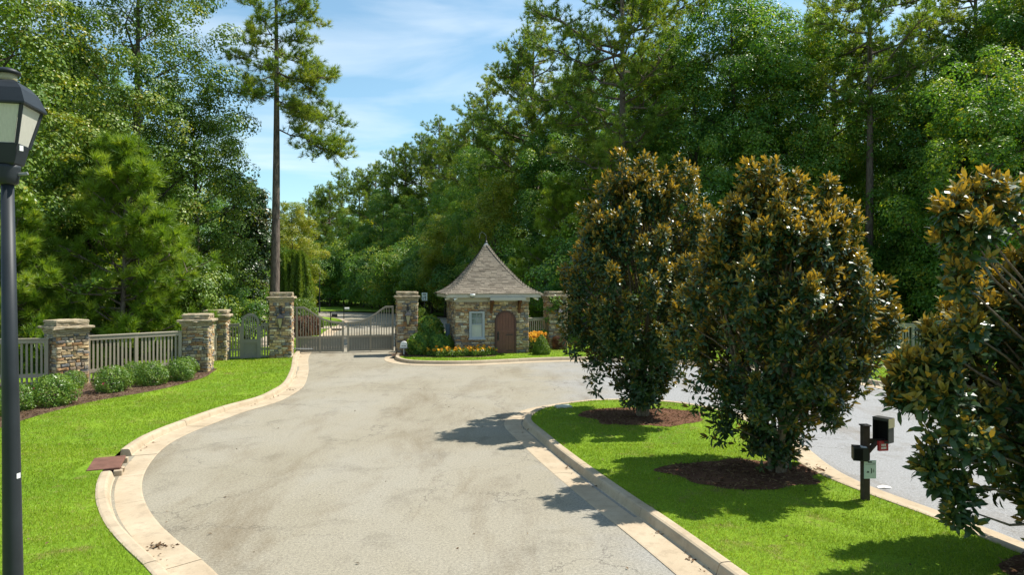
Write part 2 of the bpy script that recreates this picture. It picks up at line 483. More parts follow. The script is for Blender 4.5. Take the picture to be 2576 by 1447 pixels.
M['mag_bark'] = m_bark('pale_magnolia_bark', (.12, .09, .06), (.24, .19, .13), (14, 14, 5))
# ------------------------------------------------------------------ the setting: ground, road, lawns, kerbs
LZ = 0.12                                  # lawn level above the road
def sheet(name, poly, z, mat, kind='structure', parent=None):
    me = bpy.data.meshes.new(name)
    me.from_pydata([(x, y, z) for x, y in poly], [], [tuple(range(len(poly)))])
    me.update()
    if me.polygons[0].normal.z < 0: me.flip_normals()
    me.materials.append(mat)
    o = link(name, me, parent)
    if kind and not parent: o['kind'] = kind
    return o

sheet('ground', [(-500, -200), (500, -200), (500, 900), (-500, 900)], -0.06, M['ground'])
sheet('road', [(-24, -12), (22, -12), (22, 33), (3, 36), (-4.6, 40), (-4.2, 55), (-6, 66), (-11, 74), (-20, 79.5), (-60, 84), (-60, 70), (-24, 70), (-18, 50), (-14, 34), (-14, 20), (-24, 20)], 0.0, M['asphalt'])

LEFT = [(1.6, -4), (0.6, -1), (-0.25, 2.2), (-1.55, 5.4)] + [G(*p) for p in
        [(549, 1447), (469, 1383), (414, 1336), (381, 1298), (361, 1259), (354.5, 1228), (358.6, 1198), (381, 1160), (414, 1125), (469, 1093), (538, 1066),
         (618, 1035), (698, 1013), (744, 988), (765, 971), (776, 935)]] + [(-9.25, 31.0), (-9.95, 34.0), (-10.7, 38), (-11.5, 43.4), (-12.3, 48), (-13.0, 54), (-14.3, 60), (-17, 65.5), (-22, 69), (-32, 71)]
HUTK = [(-5.95, 33.4), (-5.85, 31.6), (-5.6, 30.0), (-4.95, 28.85), (-4.1, 28.3), (-1.8, 28.2), (2.16, 29.6), (5.5, 29.4), (8.6, 27.6), (10.9, 24.8), (11.9, 22.0), (12.2, 19.5), (12.7, 16), (13.5, 10), (14.6, 2), (15.5, -6)]
ISLB = [(7.7, 2.0), (6.9, 6.0), (6.25, 8.2), (5.96, 9.49), (5.70, 10.3), (5.45, 11.1), (5.28, 12.0), (5.30, 13.0), (5.5, 14.5), (5.6, 16.2), (5.3, 17.8), (4.3, 18.95), (2.86, 19.26), (2.13, 19.07),
        (1.43, 18.6), (0.92, 18.1), (0.57, 17.27), (0.46, 16.47), (0.73, 15.2), (1.16, 13.3), (1.72, 11.2), (2.25, 9.37), (2.69, 7.72), (3.3, 5.5), (4.4, 2.4)]
KW = 0.66
Lleft = smooth_line(catmull(LEFT, .2), 8)
Lhut = smooth_line(catmull(HUTK, .2), 6)
Lisl = offset(smooth_line(catmull(ISLB, .15), 5), -KW)
FARK = smooth_line(catmull([(-60, 83.4), (-20, 79), (-11, 73.6), (-6.4, 66), (-4.75, 55), (-5.2, 44), (-5.4, 36.8)][::-1], .5), 4)[::-1]

def kerb(name, L, gaps=(), seclen=2.0, limit=None):
    root = empty(name, (0, 0, 0), kind='structure')
    seg = np.linalg.norm(np.diff(L, axis=0), axis=1); S = np.concatenate([[0], np.cumsum(seg)])
    full = [(-.004, -.05), (-.004, .006), (.02, .010), (.44, .002), (.458, .012), (.485, .10), (.50, .128), (.53, .141), (.62, .141), (.655, .132), (.66, -.05)]
    low = [(-.004, -.05), (-.004, .006), (.02, .010), (.44, .002), (.46, -.02), (.46, -.05)]
    s = 0.0
    rr = random.Random(5)
    while s < S[-1] - .3:
        ln = seclen * rr.uniform(.85, 1.15)
        e = min(s + ln, S[-1])
        ss = np.linspace(s + .005, e - .005, max(3, int(ln / .22)))
        P = np.stack([np.interp(ss, S, L[:, 0]), np.interp(ss, S, L[:, 1])], 1)
        mid = P[len(P) // 2]
        prof = full
        for gx, gy, gr in gaps:
            if math.hypot(mid[0] - gx, mid[1] - gy) < gr: prof = low
        tt = np.stack([np.interp(np.clip(ss + .1, 0, S[-1]), S, L[:, 0]) - np.interp(np.clip(ss - .1, 0, S[-1]), S, L[:, 0]),
                       np.interp(np.clip(ss + .1, 0, S[-1]), S, L[:, 1]) - np.interp(np.clip(ss - .1, 0, S[-1]), S, L[:, 1])], 1)
        tt /= np.linalg.norm(tt, axis=1)[:, None]
        nn = np.stack([-tt[:, 1], tt[:, 0]], 1)
        v = []; f = []; k = len(prof); dz = rr.uniform(-.004, .004)
        for p, n in zip(P, nn):
            for u, z in prof: v.append((p[0] + n[0] * u, p[1] + n[1] * u, z + (dz if z > -.03 else 0)))
        for i in range(len(P) - 1):
            for j in range(k - 1): f.append((i * k + j, (i + 1) * k + j, (i + 1) * k + j + 1, i * k + j + 1))
        f.append(tuple(range(k))); f.append(tuple(reversed(range((len(P) - 1) * k, len(P) * k))))
        MB().add(v, f).build('kerb_section', M['gutter'], root)
        s = e
    return root
DRAIN = (-7.42, 12.5)
kerb('kerb_along_left_lawn', Lleft, [(DRAIN[0] + .4, DRAIN[1], .8)], 1.5)
kerb('kerb_below_gatehouse', Lhut, (), 2.6)
kerb('kerb_around_island', Lisl, (), 2.4)

lawn_left = list(map(tuple, offset(Lleft, KW - .01))) + [(-70, 73), (-70, -8), (1, -8)]
lawn_hut = list(map(tuple, offset(Lhut, KW - .01))) + [(60, -6), (60, 58), (-3.9, 58), (-4.6, 44), (-5.2, 36)]
lawn_isl = list(map(tuple, offset(Lisl, KW - .01)))
sheet('lawn_left', lawn_left, LZ, M['turf'])
sheet('lawn_gatehouse', lawn_hut, LZ, M['turf'])
sheet('lawn_island', lawn_isl, LZ, M['turf'])
verge = [(-90, 84.5), (-20, 80), (-11, 74.6), (-6, 67), (-4.0, 58.2), (30, 58.2), (30, 130), (-90, 130)]
sheet('grass_verge', verge, LZ, M['turf'])
# pavement beyond the gate
sw_c = smooth_line(catmull([(-13.2, 35), (-14.0, 41), (-15.6, 48), (-17.6, 56), (-20.5, 63), (-26, 67)], .5), 3)
sidewalk = list(map(tuple, offset(sw_c, .95))) + list(map(tuple, offset(sw_c, -.95)))[::-1]
sheet('sidewalk', sidewalk, LZ + .012, M['sidewalk'])
sheet('driveway', [(-22, 48.4), (-12.2, 48.9), (-12.5, 51.6), (-23, 51.3)], LZ + .017, M['sidewalk'])
bed_front = [G(*p, LZ) for p in [(-260, 1160), (-120, 1120), (0, 1079), (74, 1053), (172, 1026), (246, 1009), (319, 996), (393, 983), (467, 965), (516, 950), (533, 938)]]
bed_left = [tuple(p) for p in smooth_line(catmull(bed_front, .3), 2)] + [(-11.3, 26.2), (-12.4, 26.0), (-15.2, 22.8), (-19.5, 21.5), (-22, 19)]
sheet('mulch_bed_left', bed_left, LZ + .008, M['mulch'])
bed_hut = [(-5.5, 30.9), (-4.9, 30.55), (-3.4, 30.15), (-1.6, 30.25), (-.75, 30.7), (-.7, 31.7), (-2.6, 31.4), (-3.2, 33.5), (-5.4, 33.5)]
sheet('mulch_bed_gatehouse', bed_hut, LZ + .006, M['mulch'])
def blob(cx, cy, rx, ry, seed, n=40):
    r = random.Random(seed); ph = [r.uniform(0, 6.3) for _ in range(6)]
    return [(cx + math.cos(a) * rx * (1 + .10 * math.sin(3 * a + ph[0]) + .07 * math.sin(5 * a + ph[1]) + .05 * math.sin(9 * a + ph[2])),
             cy + math.sin(a) * ry * (1 + .10 * math.sin(2 * a + ph[3]) + .07 * math.sin(6 * a + ph[4]) + .05 * math.sin(11 * a + ph[5]))) for a in [2 * PI * i / n for i in range(n)]]
MAG = [(3.25, 17.0, 6.25), (4.66, 12.0, 5.15), (6.58, 7.7, 3.95)]
rings = [blob(3.2, 16.9, 1.5, 1.25, 1), blob(4.05, 11.85, 1.35, .95, 2), blob(6.4, 7.5, .9, .7, 3)]
for i, r in enumerate(rings): sheet('mulch_ring', r, LZ + .006 + .001 * i, M['soil'])
bare = [blob(G(2085, 1315, LZ)[0], G(2085, 1315, LZ)[1], .22, .10, 7), blob(G(2195, 1338, LZ)[0], G(2195, 1338, LZ)[1], .24, .09, 8)]

# ------------------------------------------------------------------ stonework
SR = random.Random(11)
def stone_verts(r):
    """one rough block in unit space: x, z in -.5...5, depth along -y from 0 to -1"""
    v = []
    for y, ins, jit in ((.6, 0.0, 0.0), (-.35, 0.01, .055), (-1.0, .12, .10)):
        for sx, sz in ((-1, -1), (1, -1), (1, 1), (-1, 1)):
            v.append((sx * (.5 - ins) + r.uniform(-jit, jit) * .6, y + (r.uniform(-.25, .25) if y < -.9 else 0), sz * (.5 - ins * 1.3) + r.uniform(-jit, jit)))
    f = [(8, 9, 10, 11)]
    for a in (0, 4):
        for i in range(4): f.append((a + i, a + (i + 1) % 4, a + 4 + (i + 1) % 4, a + 4 + i))
    return v, f
STONE_V = [stone_verts(SR) for _ in range(12)]
STONE_ME = [MB().add(v, f).mesh('stone', M['stone']) for v, f in STONE_V]

def courses(W, z0, z1, r, holes=None, hmin=.05, hmax=.135, wmin=.10, wmax=.33):
    """rectangles (xc, zc, w, h) filling a face; holes(za, zb) gives blocked x intervals"""
    out = []; z = z0
    while z < z1 - .03:
        h = min(r.uniform(hmin, hmax), z1 - z)
        if z1 - z - h < .05: h = z1 - z
        spans = [(-W / 2, W / 2)]
        for a, b in (holes(z, z + h) if holes else []):
            new = []
            for s, e in spans:
                if b <= s or a >= e: new.append((s, e))
                else:
                    if a - s > .04: new.append((s, a))
                    if e - b > .04: new.append((b, e))
            spans = new
        for s, e in spans:
            x = s
            while x < e - 1e-4:
                w = r.uniform(wmin, wmax) * (0.8 if h > .12 else 1.1)
                if e - x - w < wmin * .7: w = e - x
                if r.random() < .16 and h > .10:          # two thin stones one over the other
                    k = r.uniform(.4, .6)
                    out.append((x + w / 2, z + h * k / 2, w, h * k)); out.append((x + w / 2, z + h * (k + (1 - k) / 2), w, h * (1 - k)))
                else: out.append((x + w / 2, z + h / 2, w, h))
                x += w
        z += h
    return out
def lay_stones(parent, rects, face_pos, face_rot, depth, r, joined=None, gap=.010):
    """face frame: x along the wall, outward normal -y, rotated by face_rot about z, origin at face_pos"""
    ca, sa = math.cos(face_rot), math.sin(face_rot)
    for xc, zc, w, h in rects:
        d = depth * r.uniform(.6, 1.7)
        px, py = face_pos[0] + ca * xc, face_pos[1] + sa * xc
        if joined is None:
            link('stone', r.choice(STONE_ME), parent, (px, py, zc), (0, r.uniform(-.05, .05), face_rot), (max(.02, w - gap), d, max(.015, h - gap)))
        else:
            v, f = r.choice(STONE_V)
            joined.add([(px + ca * (x * (w - gap)) - sa * (y * d), py + sa * (x * (w - gap)) + ca * (y * d), zc + z * (h - gap)) for x, y, z in v], f)
def ragged(w, d, z0, z1, r, n=7, jit=.018):
    """a flat stone with an uneven edge"""
    base = []
    for (ax, ay), (bx, by) in (((-1, -1), (1, -1)), ((1, -1), (1, 1)), ((1, 1), (-1, 1)), ((-1, 1), (-1, -1))):
        for k in range(n):
            t = k / n; base.append(((ax + (bx - ax) * t) * w / 2, (ay + (by - ay) * t) * d / 2))
    m = MB(); N = len(base); v = []; f = []
    for lev in range(4):
        z = (z0, z0 + .25 * (z1 - z0), z0 + .75 * (z1 - z0), z1)[lev]; sc = (0.985, 1.0, 1.0, .965)[lev]
        if lev in (0, 1): jj = [(r.uniform(-jit, jit), r.uniform(-jit, jit)) for _ in base]
        for (x, y), (jx, jy) in zip(base, jj): v.append((x * sc + jx, y * sc + jy, z + (r.uniform(-.006, .006) if lev == 3 else 0)))
    for l in range(3):
        for i in range(N): f.append((l * N + i, l * N + (i + 1) % N, (l + 1) * N + (i + 1) % N, (l + 1) * N + i))
    f.append(tuple(reversed(range(N)))); f.append(tuple(range(3 * N, 4 * N)))
    return m.add(v, f)

def pillar(x, y, z0, w, h, yaw, label, seed):
    r = random.Random(seed)
    root = empty('stone_pillar', (x, y, z0), yaw, label, 'pillar', 'stone pillars of the entrance')
    body = h - .44
    MB().box(-w / 2, w / 2, -w / 2, w / 2, -.2, body + .3).build('core', M['mortar'], root)
    jo = MB()
    tocam = math.atan2(-y, -x)
    for k in range(4):
        rot = k * PI / 2
        na = yaw + rot - PI / 2
        vis = math.cos(na - math.atan2(-y, -x)) > -.05
        fw = w + .03 if k % 2 == 0 else w - .03
        pos = (math.sin(rot) * w / 2, -math.cos(rot) * w / 2)
        lay_stones(root, courses(fw, -.1, body, r), pos, rot, .035, r, None if vis else jo)
    o = jo.build('rear_stones', M['stone_i'], root); o['kind'] = 'stuff'
    zt = body
    for name, dw, hh, jit in (('corbel_stone', .07, .08, .018), ('corbel_stone', .15, .085, .022), ('cap_slab', .29, .085, .03)):
        ragged(w + dw, w + dw, zt, zt + hh, r, 7, jit).build(name, M['capstone'], root); zt += hh + .002
    ragged(w + .03, w + .03, zt, zt + .09, r, 6, .028).build('cap_slab', M['capstone'], root)
    ragged(w + .06, w + .06, zt + .092, zt + .19, r, 6, .03).build('cap_slab', M['capstone'], root)
    return root

YG = math.radians(14)
P_near = pillar(-14.55, 22.3, .08, .92, 2.14, math.radians(54), 'sunlit stone pillar in the left fence beside the azaleas', 1)
P_mid = pillar(-11.75, 25.55, .06, .88, 2.2, math.radians(13), 'stone pillar at the end of the left fence, nearer of the overlapping pair', 2)
P_ped = pillar(-12.68, 29.35, .06, .88, 2.2, math.radians(14), 'stone pillar left of the arched footgate, farther of the overlapping pair', 3)
P_gl = pillar(-10.27, 30.45, .10, .90, 2.90, math.radians(13), 'tall stone gate pillar left of the drive with a lantern', 4)
P_gr = pillar(-5.02, 32.6, .14, .92, 2.86, math.radians(13), 'tall stone gate pillar right of the drive with a lantern', 5)
P_rt = pillar(2.22, 35.0, .12, .95, 2.86, math.radians(14), 'tall stone pillar right of the gatehouse, half hidden by a magnolia', 6)

# ------------------------------------------------------------------ picket fences
def picket_fence(p0, p1, label, n_pick, posts, ztop=1.55, mat='paint', z0=LZ, name='picket_fence'):
    dx, dy = p1[0] - p0[0], p1[1] - p0[1]; L = math.hypot(dx, dy)
    root = empty(name, (p0[0], p0[1], z0), math.atan2(dy, dx), label, 'fence', 'painted picket fence panels')
    MB().cbox(-.02, L + .02, -.075, .075, ztop - .035, ztop, .008).build('cap_rail', M[mat], root)
    MB().box(0, L, -.052, -.018, ztop - .16, ztop - .037).build('top_rail', M[mat], root)
    MB().box(0, L, -.052, -.018, .30, .42).build('bottom_rail', M[mat], root)
    for t in posts: MB().cbox(t * L - .055, t * L + .055, -.056, .05, -.05, ztop - .037, .006).build('post', M[mat], root)
    pm = MB().cbox(-.031, .031, -.016, .014, .07, ztop - .04, .005).mesh('picket', M[mat])
    for i in range(n_pick):
        x = (i + .5) / n_pick * L
        if min(abs(x - t * L) for t in posts) < .075: continue
        link('picket', pm, root, (x, 0, SR.uniform(-.004, .004)), (0, SR.uniform(-.006, .006), 0))
    return root
picket_fence((-14.15, 22.72), (-12.1, 24.95), 'taupe picket fence panel between the sunlit pillar and the next pillar, behind azaleas', 24, (.012, .5, .985))
picket_fence((-18.6, 20.75), (-14.75, 21.75), 'taupe picket fence panel at the left edge behind the lamp post', 29, (.0, .5, .985))
picket_fence((-11.85, 26.05), (-12.55, 28.85), 'narrow edge-on fence return between the overlapping pair of pillars', 19, (.02, .98))
picket_fence((15.3, 29.6), (19.4, 29.5), 'shaded picket fence panel seen between the two right magnolias', 34, (.0, .5, 1.0))
picket_fence((19.5, 29.5), (23.6, 29.6), 'shaded picket fence panel at the right behind the nearest magnolia', 34, (.02, .5, 1.0))
picket_fence((.75, 34.1), (1.72, 34.75), 'short shaded fence panel between gatehouse and right pillar', 9, (.02, .98))

# ------------------------------------------------------------------ double drive gate
GA, GB = (-10.47, 33.05), (-5.93, 34.2)
GL = math.hypot(GB[0] - GA[0], GB[1] - GA[1]); GYAW = math.atan2(GB[1] - GA[1], GB[0] - GA[0])
def top_h(t):                      # top line of a leaf, t from hinge (0) to lock (1)
    return float(np.interp(t, [0, .17, .27, .42, .56, .70, .85, 1.0], [2.24, 2.24, 2.10, 1.84, 1.66, 1.55, 1.48, 1.45]))
def gate_leaf(org, flip, label):
    W = GL / 2 - .075
    root = empty('gate_leaf', (org[0], org[1], .03), GYAW, label, 'gate', 'leaves of the drive gate')
    X = lambda t: (t * W if not flip else -t * W)
    def bx(t0, t1, y0, y1, z0, z1, name, mat='paint'):
        a, b = sorted((X(t0), X(t1))); MB().box(a, b, y0, y1, z0, z1).build(name, M[mat], root)
    st = .10 / W
    bx(0, st, -.045, .045, 0, top_h(0) + .002, 'hinge_stile')
    bx(1 - st, 1, -.045, .045, 0, top_h(1) - .03, 'lock_stile')
    bx(.5 - st * .42, .5 + st * .42, -.047, .047, .002, top_h(.5) - .03, 'middle_stile')
    bx(st, 1 - st, -.040, .040, .70, .79, 'middle_rail')
    bx(st, 1 - st, -.040, .040, .02, .11, 'bottom_rail')
    n = 24; poly = [(X(i / n), top_h(i / n)) for i in range(n + 1)] + [(X(i / n), top_h(i / n) - .095) for i in range(n, -1, -1)]
    MB().prism_y(poly, -.055, .055).build('curved_top_rail', M['paint'], root)
    for a, b in ((st, .5 - st * .42), (.5 + st * .42, 1 - st)):
        for k in range(8):                                  # tongue-and-groove boards of the lower panel
            t0, t1 = a + (b - a) * k / 8, a + (b - a) * (k + 1) / 8
            bx(t0 + .0015, t1 - .0015, -.016 + .002 * (k % 2), .016, .10, .71, 'board', 'paint_dk')
        for k in range(7):
            t = a + (b - a) * (k + 1) / 8
            bx(t - .0082, t + .0082, -.018, .018, .78, top_h(t) - .04, 'bar')
    return root
ux, uy = math.cos(GYAW), math.sin(GYAW)
gate_leaf(GA, False, 'left leaf of the taupe drive gate with swept-down top rail')
gate_leaf(GB, True, 'right leaf of the taupe drive gate with swept-up top rail')
for q, lab in (((GA[0] - .13 * ux, GA[1] - .13 * uy), 'dark steel hinge post at the left end of the drive gate'), ((GB[0] + .13 * ux, GB[1] + .13 * uy), 'dark steel hinge post at the right end of the drive gate')):
    o = empty('hinge_post', (q[0], q[1], 0), GYAW, lab, 'post', 'hinge posts')
    MB().cbox(-.055, .055, -.055, .055, 0, 1.25, .008).build('post', M['iron'], o)
    MB().cbox(-.07, .07, -.07, .07, 1.25, 1.28, .006).build('post_cap', M['iron'], o)
o = empty('gate_opener', (GA[0] + .1 * ux, GA[1] - .3, .2), GYAW - .15, 'grey swing arm of the gate opener at the foot of the left leaf', 'gate opener')
MB().tube([(-.5, -.2, .1), (.1, -.1, .06), (.75, .18, .02)], [.035, .03, .03], 8).build('arm', M['lead'], o)
MB().cbox(-.68, -.42, -.30, -.12, -.18, .22, .02).build('motor_box', M['iron'], o)

def gate_box(loc, yaw, label, digits):
    o = empty('keypad_housing', loc, yaw, label, 'keypad', 'white housings beside the gate')
    MB().tube([(0, .05, 0), (0, .05, .33)], .025, 8).build('post', M['white'], o)
    prof = [(-.15, .33), (.15, .33), (.17, .36)] + [(.155 + .0 * k, .44 + .05 * k) for k in range(2)] + [(.15 * math.cos(a), .50 + .115 * math.sin(a)) for a in [PI * k / 10 for k in range(11)]] + [(-.155, .44), (-.17, .36)]
    MB().prism_y(prof, -.11, .13).build('housing', M['white'], o)
    MB().box(-.20, .20, -.15, .15, .30, .329).build('base_plate', M['lead'], o)
    for sx, w, h in digits: MB().box(sx - w / 2, sx + w / 2, -.114, -.111, .39, .39 + h).build('printed_mark', M['mark'], o)
    return o
gate_box((*G(723, 899, LZ), LZ), .12, 'white arched housing on a post before the left gate pillar', [(-.09, .014, .07), (-.055, .012, .05), (.01, .03, .05), (.06, .014, .06), (.09, .02, .045)])
gate_box((*G(1016, 893, LZ), LZ), .10, 'white arched housing on a post before the right gate pillar', [(-.08, .03, .045), (-.03, .03, .045), (.03, .03, .045), (.08, .03, .045)])
o = empty('control_cabinet', (*G(1039, 884, LZ), LZ), YG, 'dark slate control cabinet at the foot of the right gate pillar', 'cabinet')
MB().cbox(-.17, .17, -.12, .12, .12, .78, .015).build('case', M['slate_box'], o)
MB().cbox(-.185, .185, -.14, .13, .782, .81, .01).build('lid', M['slate_box'], o)
MB().box(-.12, .12, -.08, .08, 0, .12).build('plinth', M['mortar'], o)
MB().box(.09, .12, -.135, -.121, .40, .50).build('latch', M['iron'], o)

# ------------------------------------------------------------------ arched footgate
FG = (-12.22, 29.48)
fg = empty('arched_footgate', (FG[0], FG[1], LZ), math.radians(21), 'grey green arched footgate with side panels beside the tall left pillar', 'gate')
W = 1.72
def fgb(x0, x1, y0, y1, z0, z1, name, mat='paint_dk'): MB().box(x0, x1, y0, y1, z0, z1).build(name, M[mat], fg)
for xa, xb in ((0, .42), (1.30, W)):
    fgb(xa, xb, -.05, .05, 1.40, 1.50, 'top_rail'); fgb(xa, xb, -.07, .07, 1.502, 1.535, 'cap_rail'); fgb(xa, xb, -.04, .04, .36, .43, 'lower_rail'); fgb(xa, xb, -.04, .04, .04, .10, 'bottom_rail')
    for k in range(4):
        xm = xa + (xb - xa) * (k + .35) / 3.7; fgb(xm - .028, xm + .028, -.03, .03, .02, 1.40, 'picket')
fgb(-.08, -.002, -.05, .05, 0, 1.40, 'post')
fgb(.422, .60, -.06, .06, .02, 1.42, 'gate_stile'); fgb(1.12, 1.298, -.06, .06, .02, 1.42, 'gate_stile')
xc, ri, ro = .86, .26, .365
arc = [(xc + ro * math.cos(a), 1.60 + ro * 1.02 * math.sin(a)) for a in [PI * k / 20 for k in range(21)]]
arc = [(xc + ro, 1.42)] + arc + [(xc - ro, 1.42), (xc - ri, 1.42)] + [(xc + ri * math.cos(a), 1.60 + ri * math.sin(a)) for a in [PI - PI * k / 20 for k in range(21)]] + [(xc + ri, 1.42)]
MB().prism_y(arc, -.055, .055).build('arch_frame', M['paint_dk'], fg)
fgb(.60, 1.12, -.055, .055, .68, .84, 'middle_rail'); fgb(.60, 1.12, -.055, .055, .03, .13, 'bottom_rail'); fgb(.60, 1.12, -.02, .02, .13, .68, 'recessed_panel')
for k in range(5):
    xm = .60 + .52 * (k + 1) / 6; zt = 1.62 + math.sqrt(max(0, ri * ri - (xm - xc) ** 2)); fgb(xm - .022, xm + .022, -.025, .025, .84, zt, 'bar')
fgb(1.05, 1.09, -.10, -.06, .95, 1.10, 'latch', 'iron')

# ------------------------------------------------------------------ wall lanterns on the pillars
def wall_lantern(p, wy, zb, yaw, label):
    """p pillar object, lantern hung on its front face"""
    loc = p.location; th = p.rotation_euler.z
    lx, ly = loc.x + math.sin(th) * wy, loc.y - math.cos(th) * wy
    o = empty('wall_lantern', (lx, ly, loc.z + zb), th, label, 'lantern', 'black wall lanterns')
    MB().cbox(-.05, .05, .145, .17, .62, .98, .01).build('wall_plate', M['iron'], o)
    MB().tube([(0, .16, .92), (0, .08, .97), (0, -.01, .90), (0, -.02, .80), (0, 0, .66)], .014, 6).build('bracket', M['iron'], o)
    MB().tube([(0, .16, .66), (0, .07, .62), (0, .03, .70), (0, .0, .78)], .010, 6).build('scroll', M['iron'], o)
    q = PI / 4
    MB().lathe([(.235, .455), (.235, .47), (.13, .57), (.06, .62), (.05, .66), (.02, .69)], 0, 0, 4, q).build('roof', M['lamp_metal'], o)
    MB().lathe([(.035, .02), (.168, .45)], 0, 0, 4, q).build('glass', M['lantern_glass'], o)
    for k in range(4):
        a = q + k * PI / 2
        MB().tube([(.038 * math.cos(a), .038 * math.sin(a), .01), (.175 * math.cos(a), .175 * math.sin(a), .455)], .010, 5).build('corner_bar', M['iron'], o)
    MB().lathe([(.045, .0), (.05, .02), (.03, -.02), (.012, -.06)][::-1], 0, 0, 8).build('finial', M['iron'], o)
wall_lantern(P_gl, .66, 1.32, YG, 'black wall lantern on the tall left gate pillar')
wall_lantern(P_gr, .67, 1.30, YG, 'black wall lantern on the tall right gate pillar')
wall_lantern(P_rt, .68, 1.36, YG, 'black wall lantern on the pillar right of the gatehouse')
# ------------------------------------------------------------------ gatehouse
YH = math.radians(12)
HX, HY, HS = -1.27, 33.5, 3.42
hut = empty('gatehouse', (HX, HY, LZ), YH, 'small stone gatehouse with flared shingle roof and arched brown door', 'gatehouse')
hw = HS / 2
WT = 2.42                                   # top of the stone
wall = MB().box(-hw, hw, -hw, hw, -.15, WT + .1).build('wall', M['mortar'], hut)
DX, DW, DSP = .62, .50, 1.50                # door centre, half width of the frame, springing height
WX, WW, WZ0, WZ1 = -.74, .36, .72, 1.98     # window
def front_holes(za, zb):
    zm = (za + zb) / 2; out = []
    if zm < DSP: out.append((DX - DW, DX + DW))
    elif zm < DSP + DW:
        k = math.sqrt(max(.0, DW * DW - (zm - DSP) ** 2)); out.append((DX - k, DX + k))
    if zb > WZ0 + .02 and za < WZ1 - .02: out.append((WX - WW, WX + WW))
    return out
hr = random.Random(21)
jo = MB()
fr = courses(HS + .05, -.1, WT, hr, front_holes)
lay_stones(wall, fr, (0, -hw), 0, .035, hr)
nleft = max(0, 300 - len(fr))
lf = courses(HS - .03, -.1, WT, hr)
lf.sort(key=lambda q: -q[0])                # in this face's frame +x runs towards the front corner
lay_stones(wall, lf[:nleft], (-hw, 0), -PI / 2, .035, hr)
lay_stones(wall, lf[nleft:], (-hw, 0), -PI / 2, .035, hr, jo)
for k in (1, 2): lay_stones(wall, courses(HS if k == 2 else HS - .03, -.1, WT, hr), (math.sin(k * PI / 2) * hw, -math.cos(k * PI / 2) * hw), k * PI / 2, .035, hr, jo)
o = jo.build('rear_stones', M['stone_i'], wall); o['kind'] = 'stuff'
# frieze, soffit, fascia
MB().box(-hw - .07, hw + .07, -hw - .07, hw + .07, WT, WT + .20).build('frieze_board', M['trim'], hut)
EV = 2.20; ZE = 2.80                        # eave half width, eave height
MB().box(-EV + .03, EV - .03, -EV + .03, EV - .03, ZE - .09, ZE - .06).build('soffit', M['trim'], hut)
for k in range(4):
    c, s = math.cos(k * PI / 2), math.sin(k * PI / 2)
    m = MB().box(-EV - .0 + .012 * (k % 2), EV - .012 * (k % 2), -EV, -EV + .03, ZE - .17, ZE + .0)
    m.v = [(x * c - y * s, x * s + y * c, z) for x, y, z in m.v]
    m.build('fascia', M['trim'], hut)
# bracketed hood over the door
MB().box(-.20, 1.46, -EV - .14, -hw - .071, ZE - .30, ZE - .175).build('hood_beam', M['trim'], hut)
for bxx in (-.06, 1.26):
    prof = [(-hw - .03, ZE - .31), (-EV + .02, ZE - .31), (-EV + .02, ZE - .38), (-EV + .18, ZE - .50), (-hw - .12, ZE - .78), (-hw - .10, ZE - .92), (-hw - .03, ZE - .92)]
    m = MB().prism_y(prof, bxx - .055, bxx + .055)
    m.v = [(y, x, z) for x, y, z in m.v]
    m.f = [tuple(reversed(f)) for f in m.f]
    m.build('bracket', M['bracket'], hut)
# roof: four flared faces with single shingles
PROF = [(1.0, 0.0), (.90, .042), (.805, .092), (.70, .165), (.60, .255), (.48, .385), (.36, .52), (.27, .625), (.176, .745), (.10, .85), (.046, .93), (.02, .97)]
RH = 2.50; RW = EV + .06
def rp(s):                                   # s: arc position 0..1 -> half width, height
    return float(np.interp(s, RS, [p[0] for p in PROF])) * RW, float(np.interp(s, RS, [p[1] for p in PROF])) * RH + ZE
_d = [0.0]
for a, b in zip(PROF[:-1], PROF[1:]): _d.append(_d[-1] + math.hypot((a[0] - b[0]) * RW, (a[1] - b[1]) * RH))
RLEN = _d[-1]; RS = [q / RLEN for q in _d]
v = []; f = []
NR = 14
for i in range(NR + 1):
    w, z = rp(i / NR); v += [(-w, -w, z), (w, -w, z), (w, w, z), (-w, w, z)]
for i in range(NR):
    for k in range(4): f.append((i * 4 + k, i * 4 + (k + 1) % 4, i * 4 + 4 + (k + 1) % 4, i * 4 + 4 + k))
f.append((3, 2, 1, 0)); f.append((NR * 4, NR * 4 + 1, NR * 4 + 2, NR * 4 + 3))
roof = MB().add(v, f).build('roof', M['shingle'], hut)
SH = MB().add([(-.5, 0, .2), (.5, 0, .2), (.5, 1, -.4), (-.5, 1, -.4), (-.5, 0, 1), (.5, 0, 1), (.5, 1, .1), (-.5, 1, .1)],
              [(3, 2, 1, 0), (4, 5, 6, 7), (0, 1, 5, 4), (1, 2, 6, 5), (2, 3, 7, 6), (3, 0, 4, 7)])
SH_ME = SH.mesh('shingle', M['shingle'])
rows = int(RLEN / .125); jo = MB(); cand = []
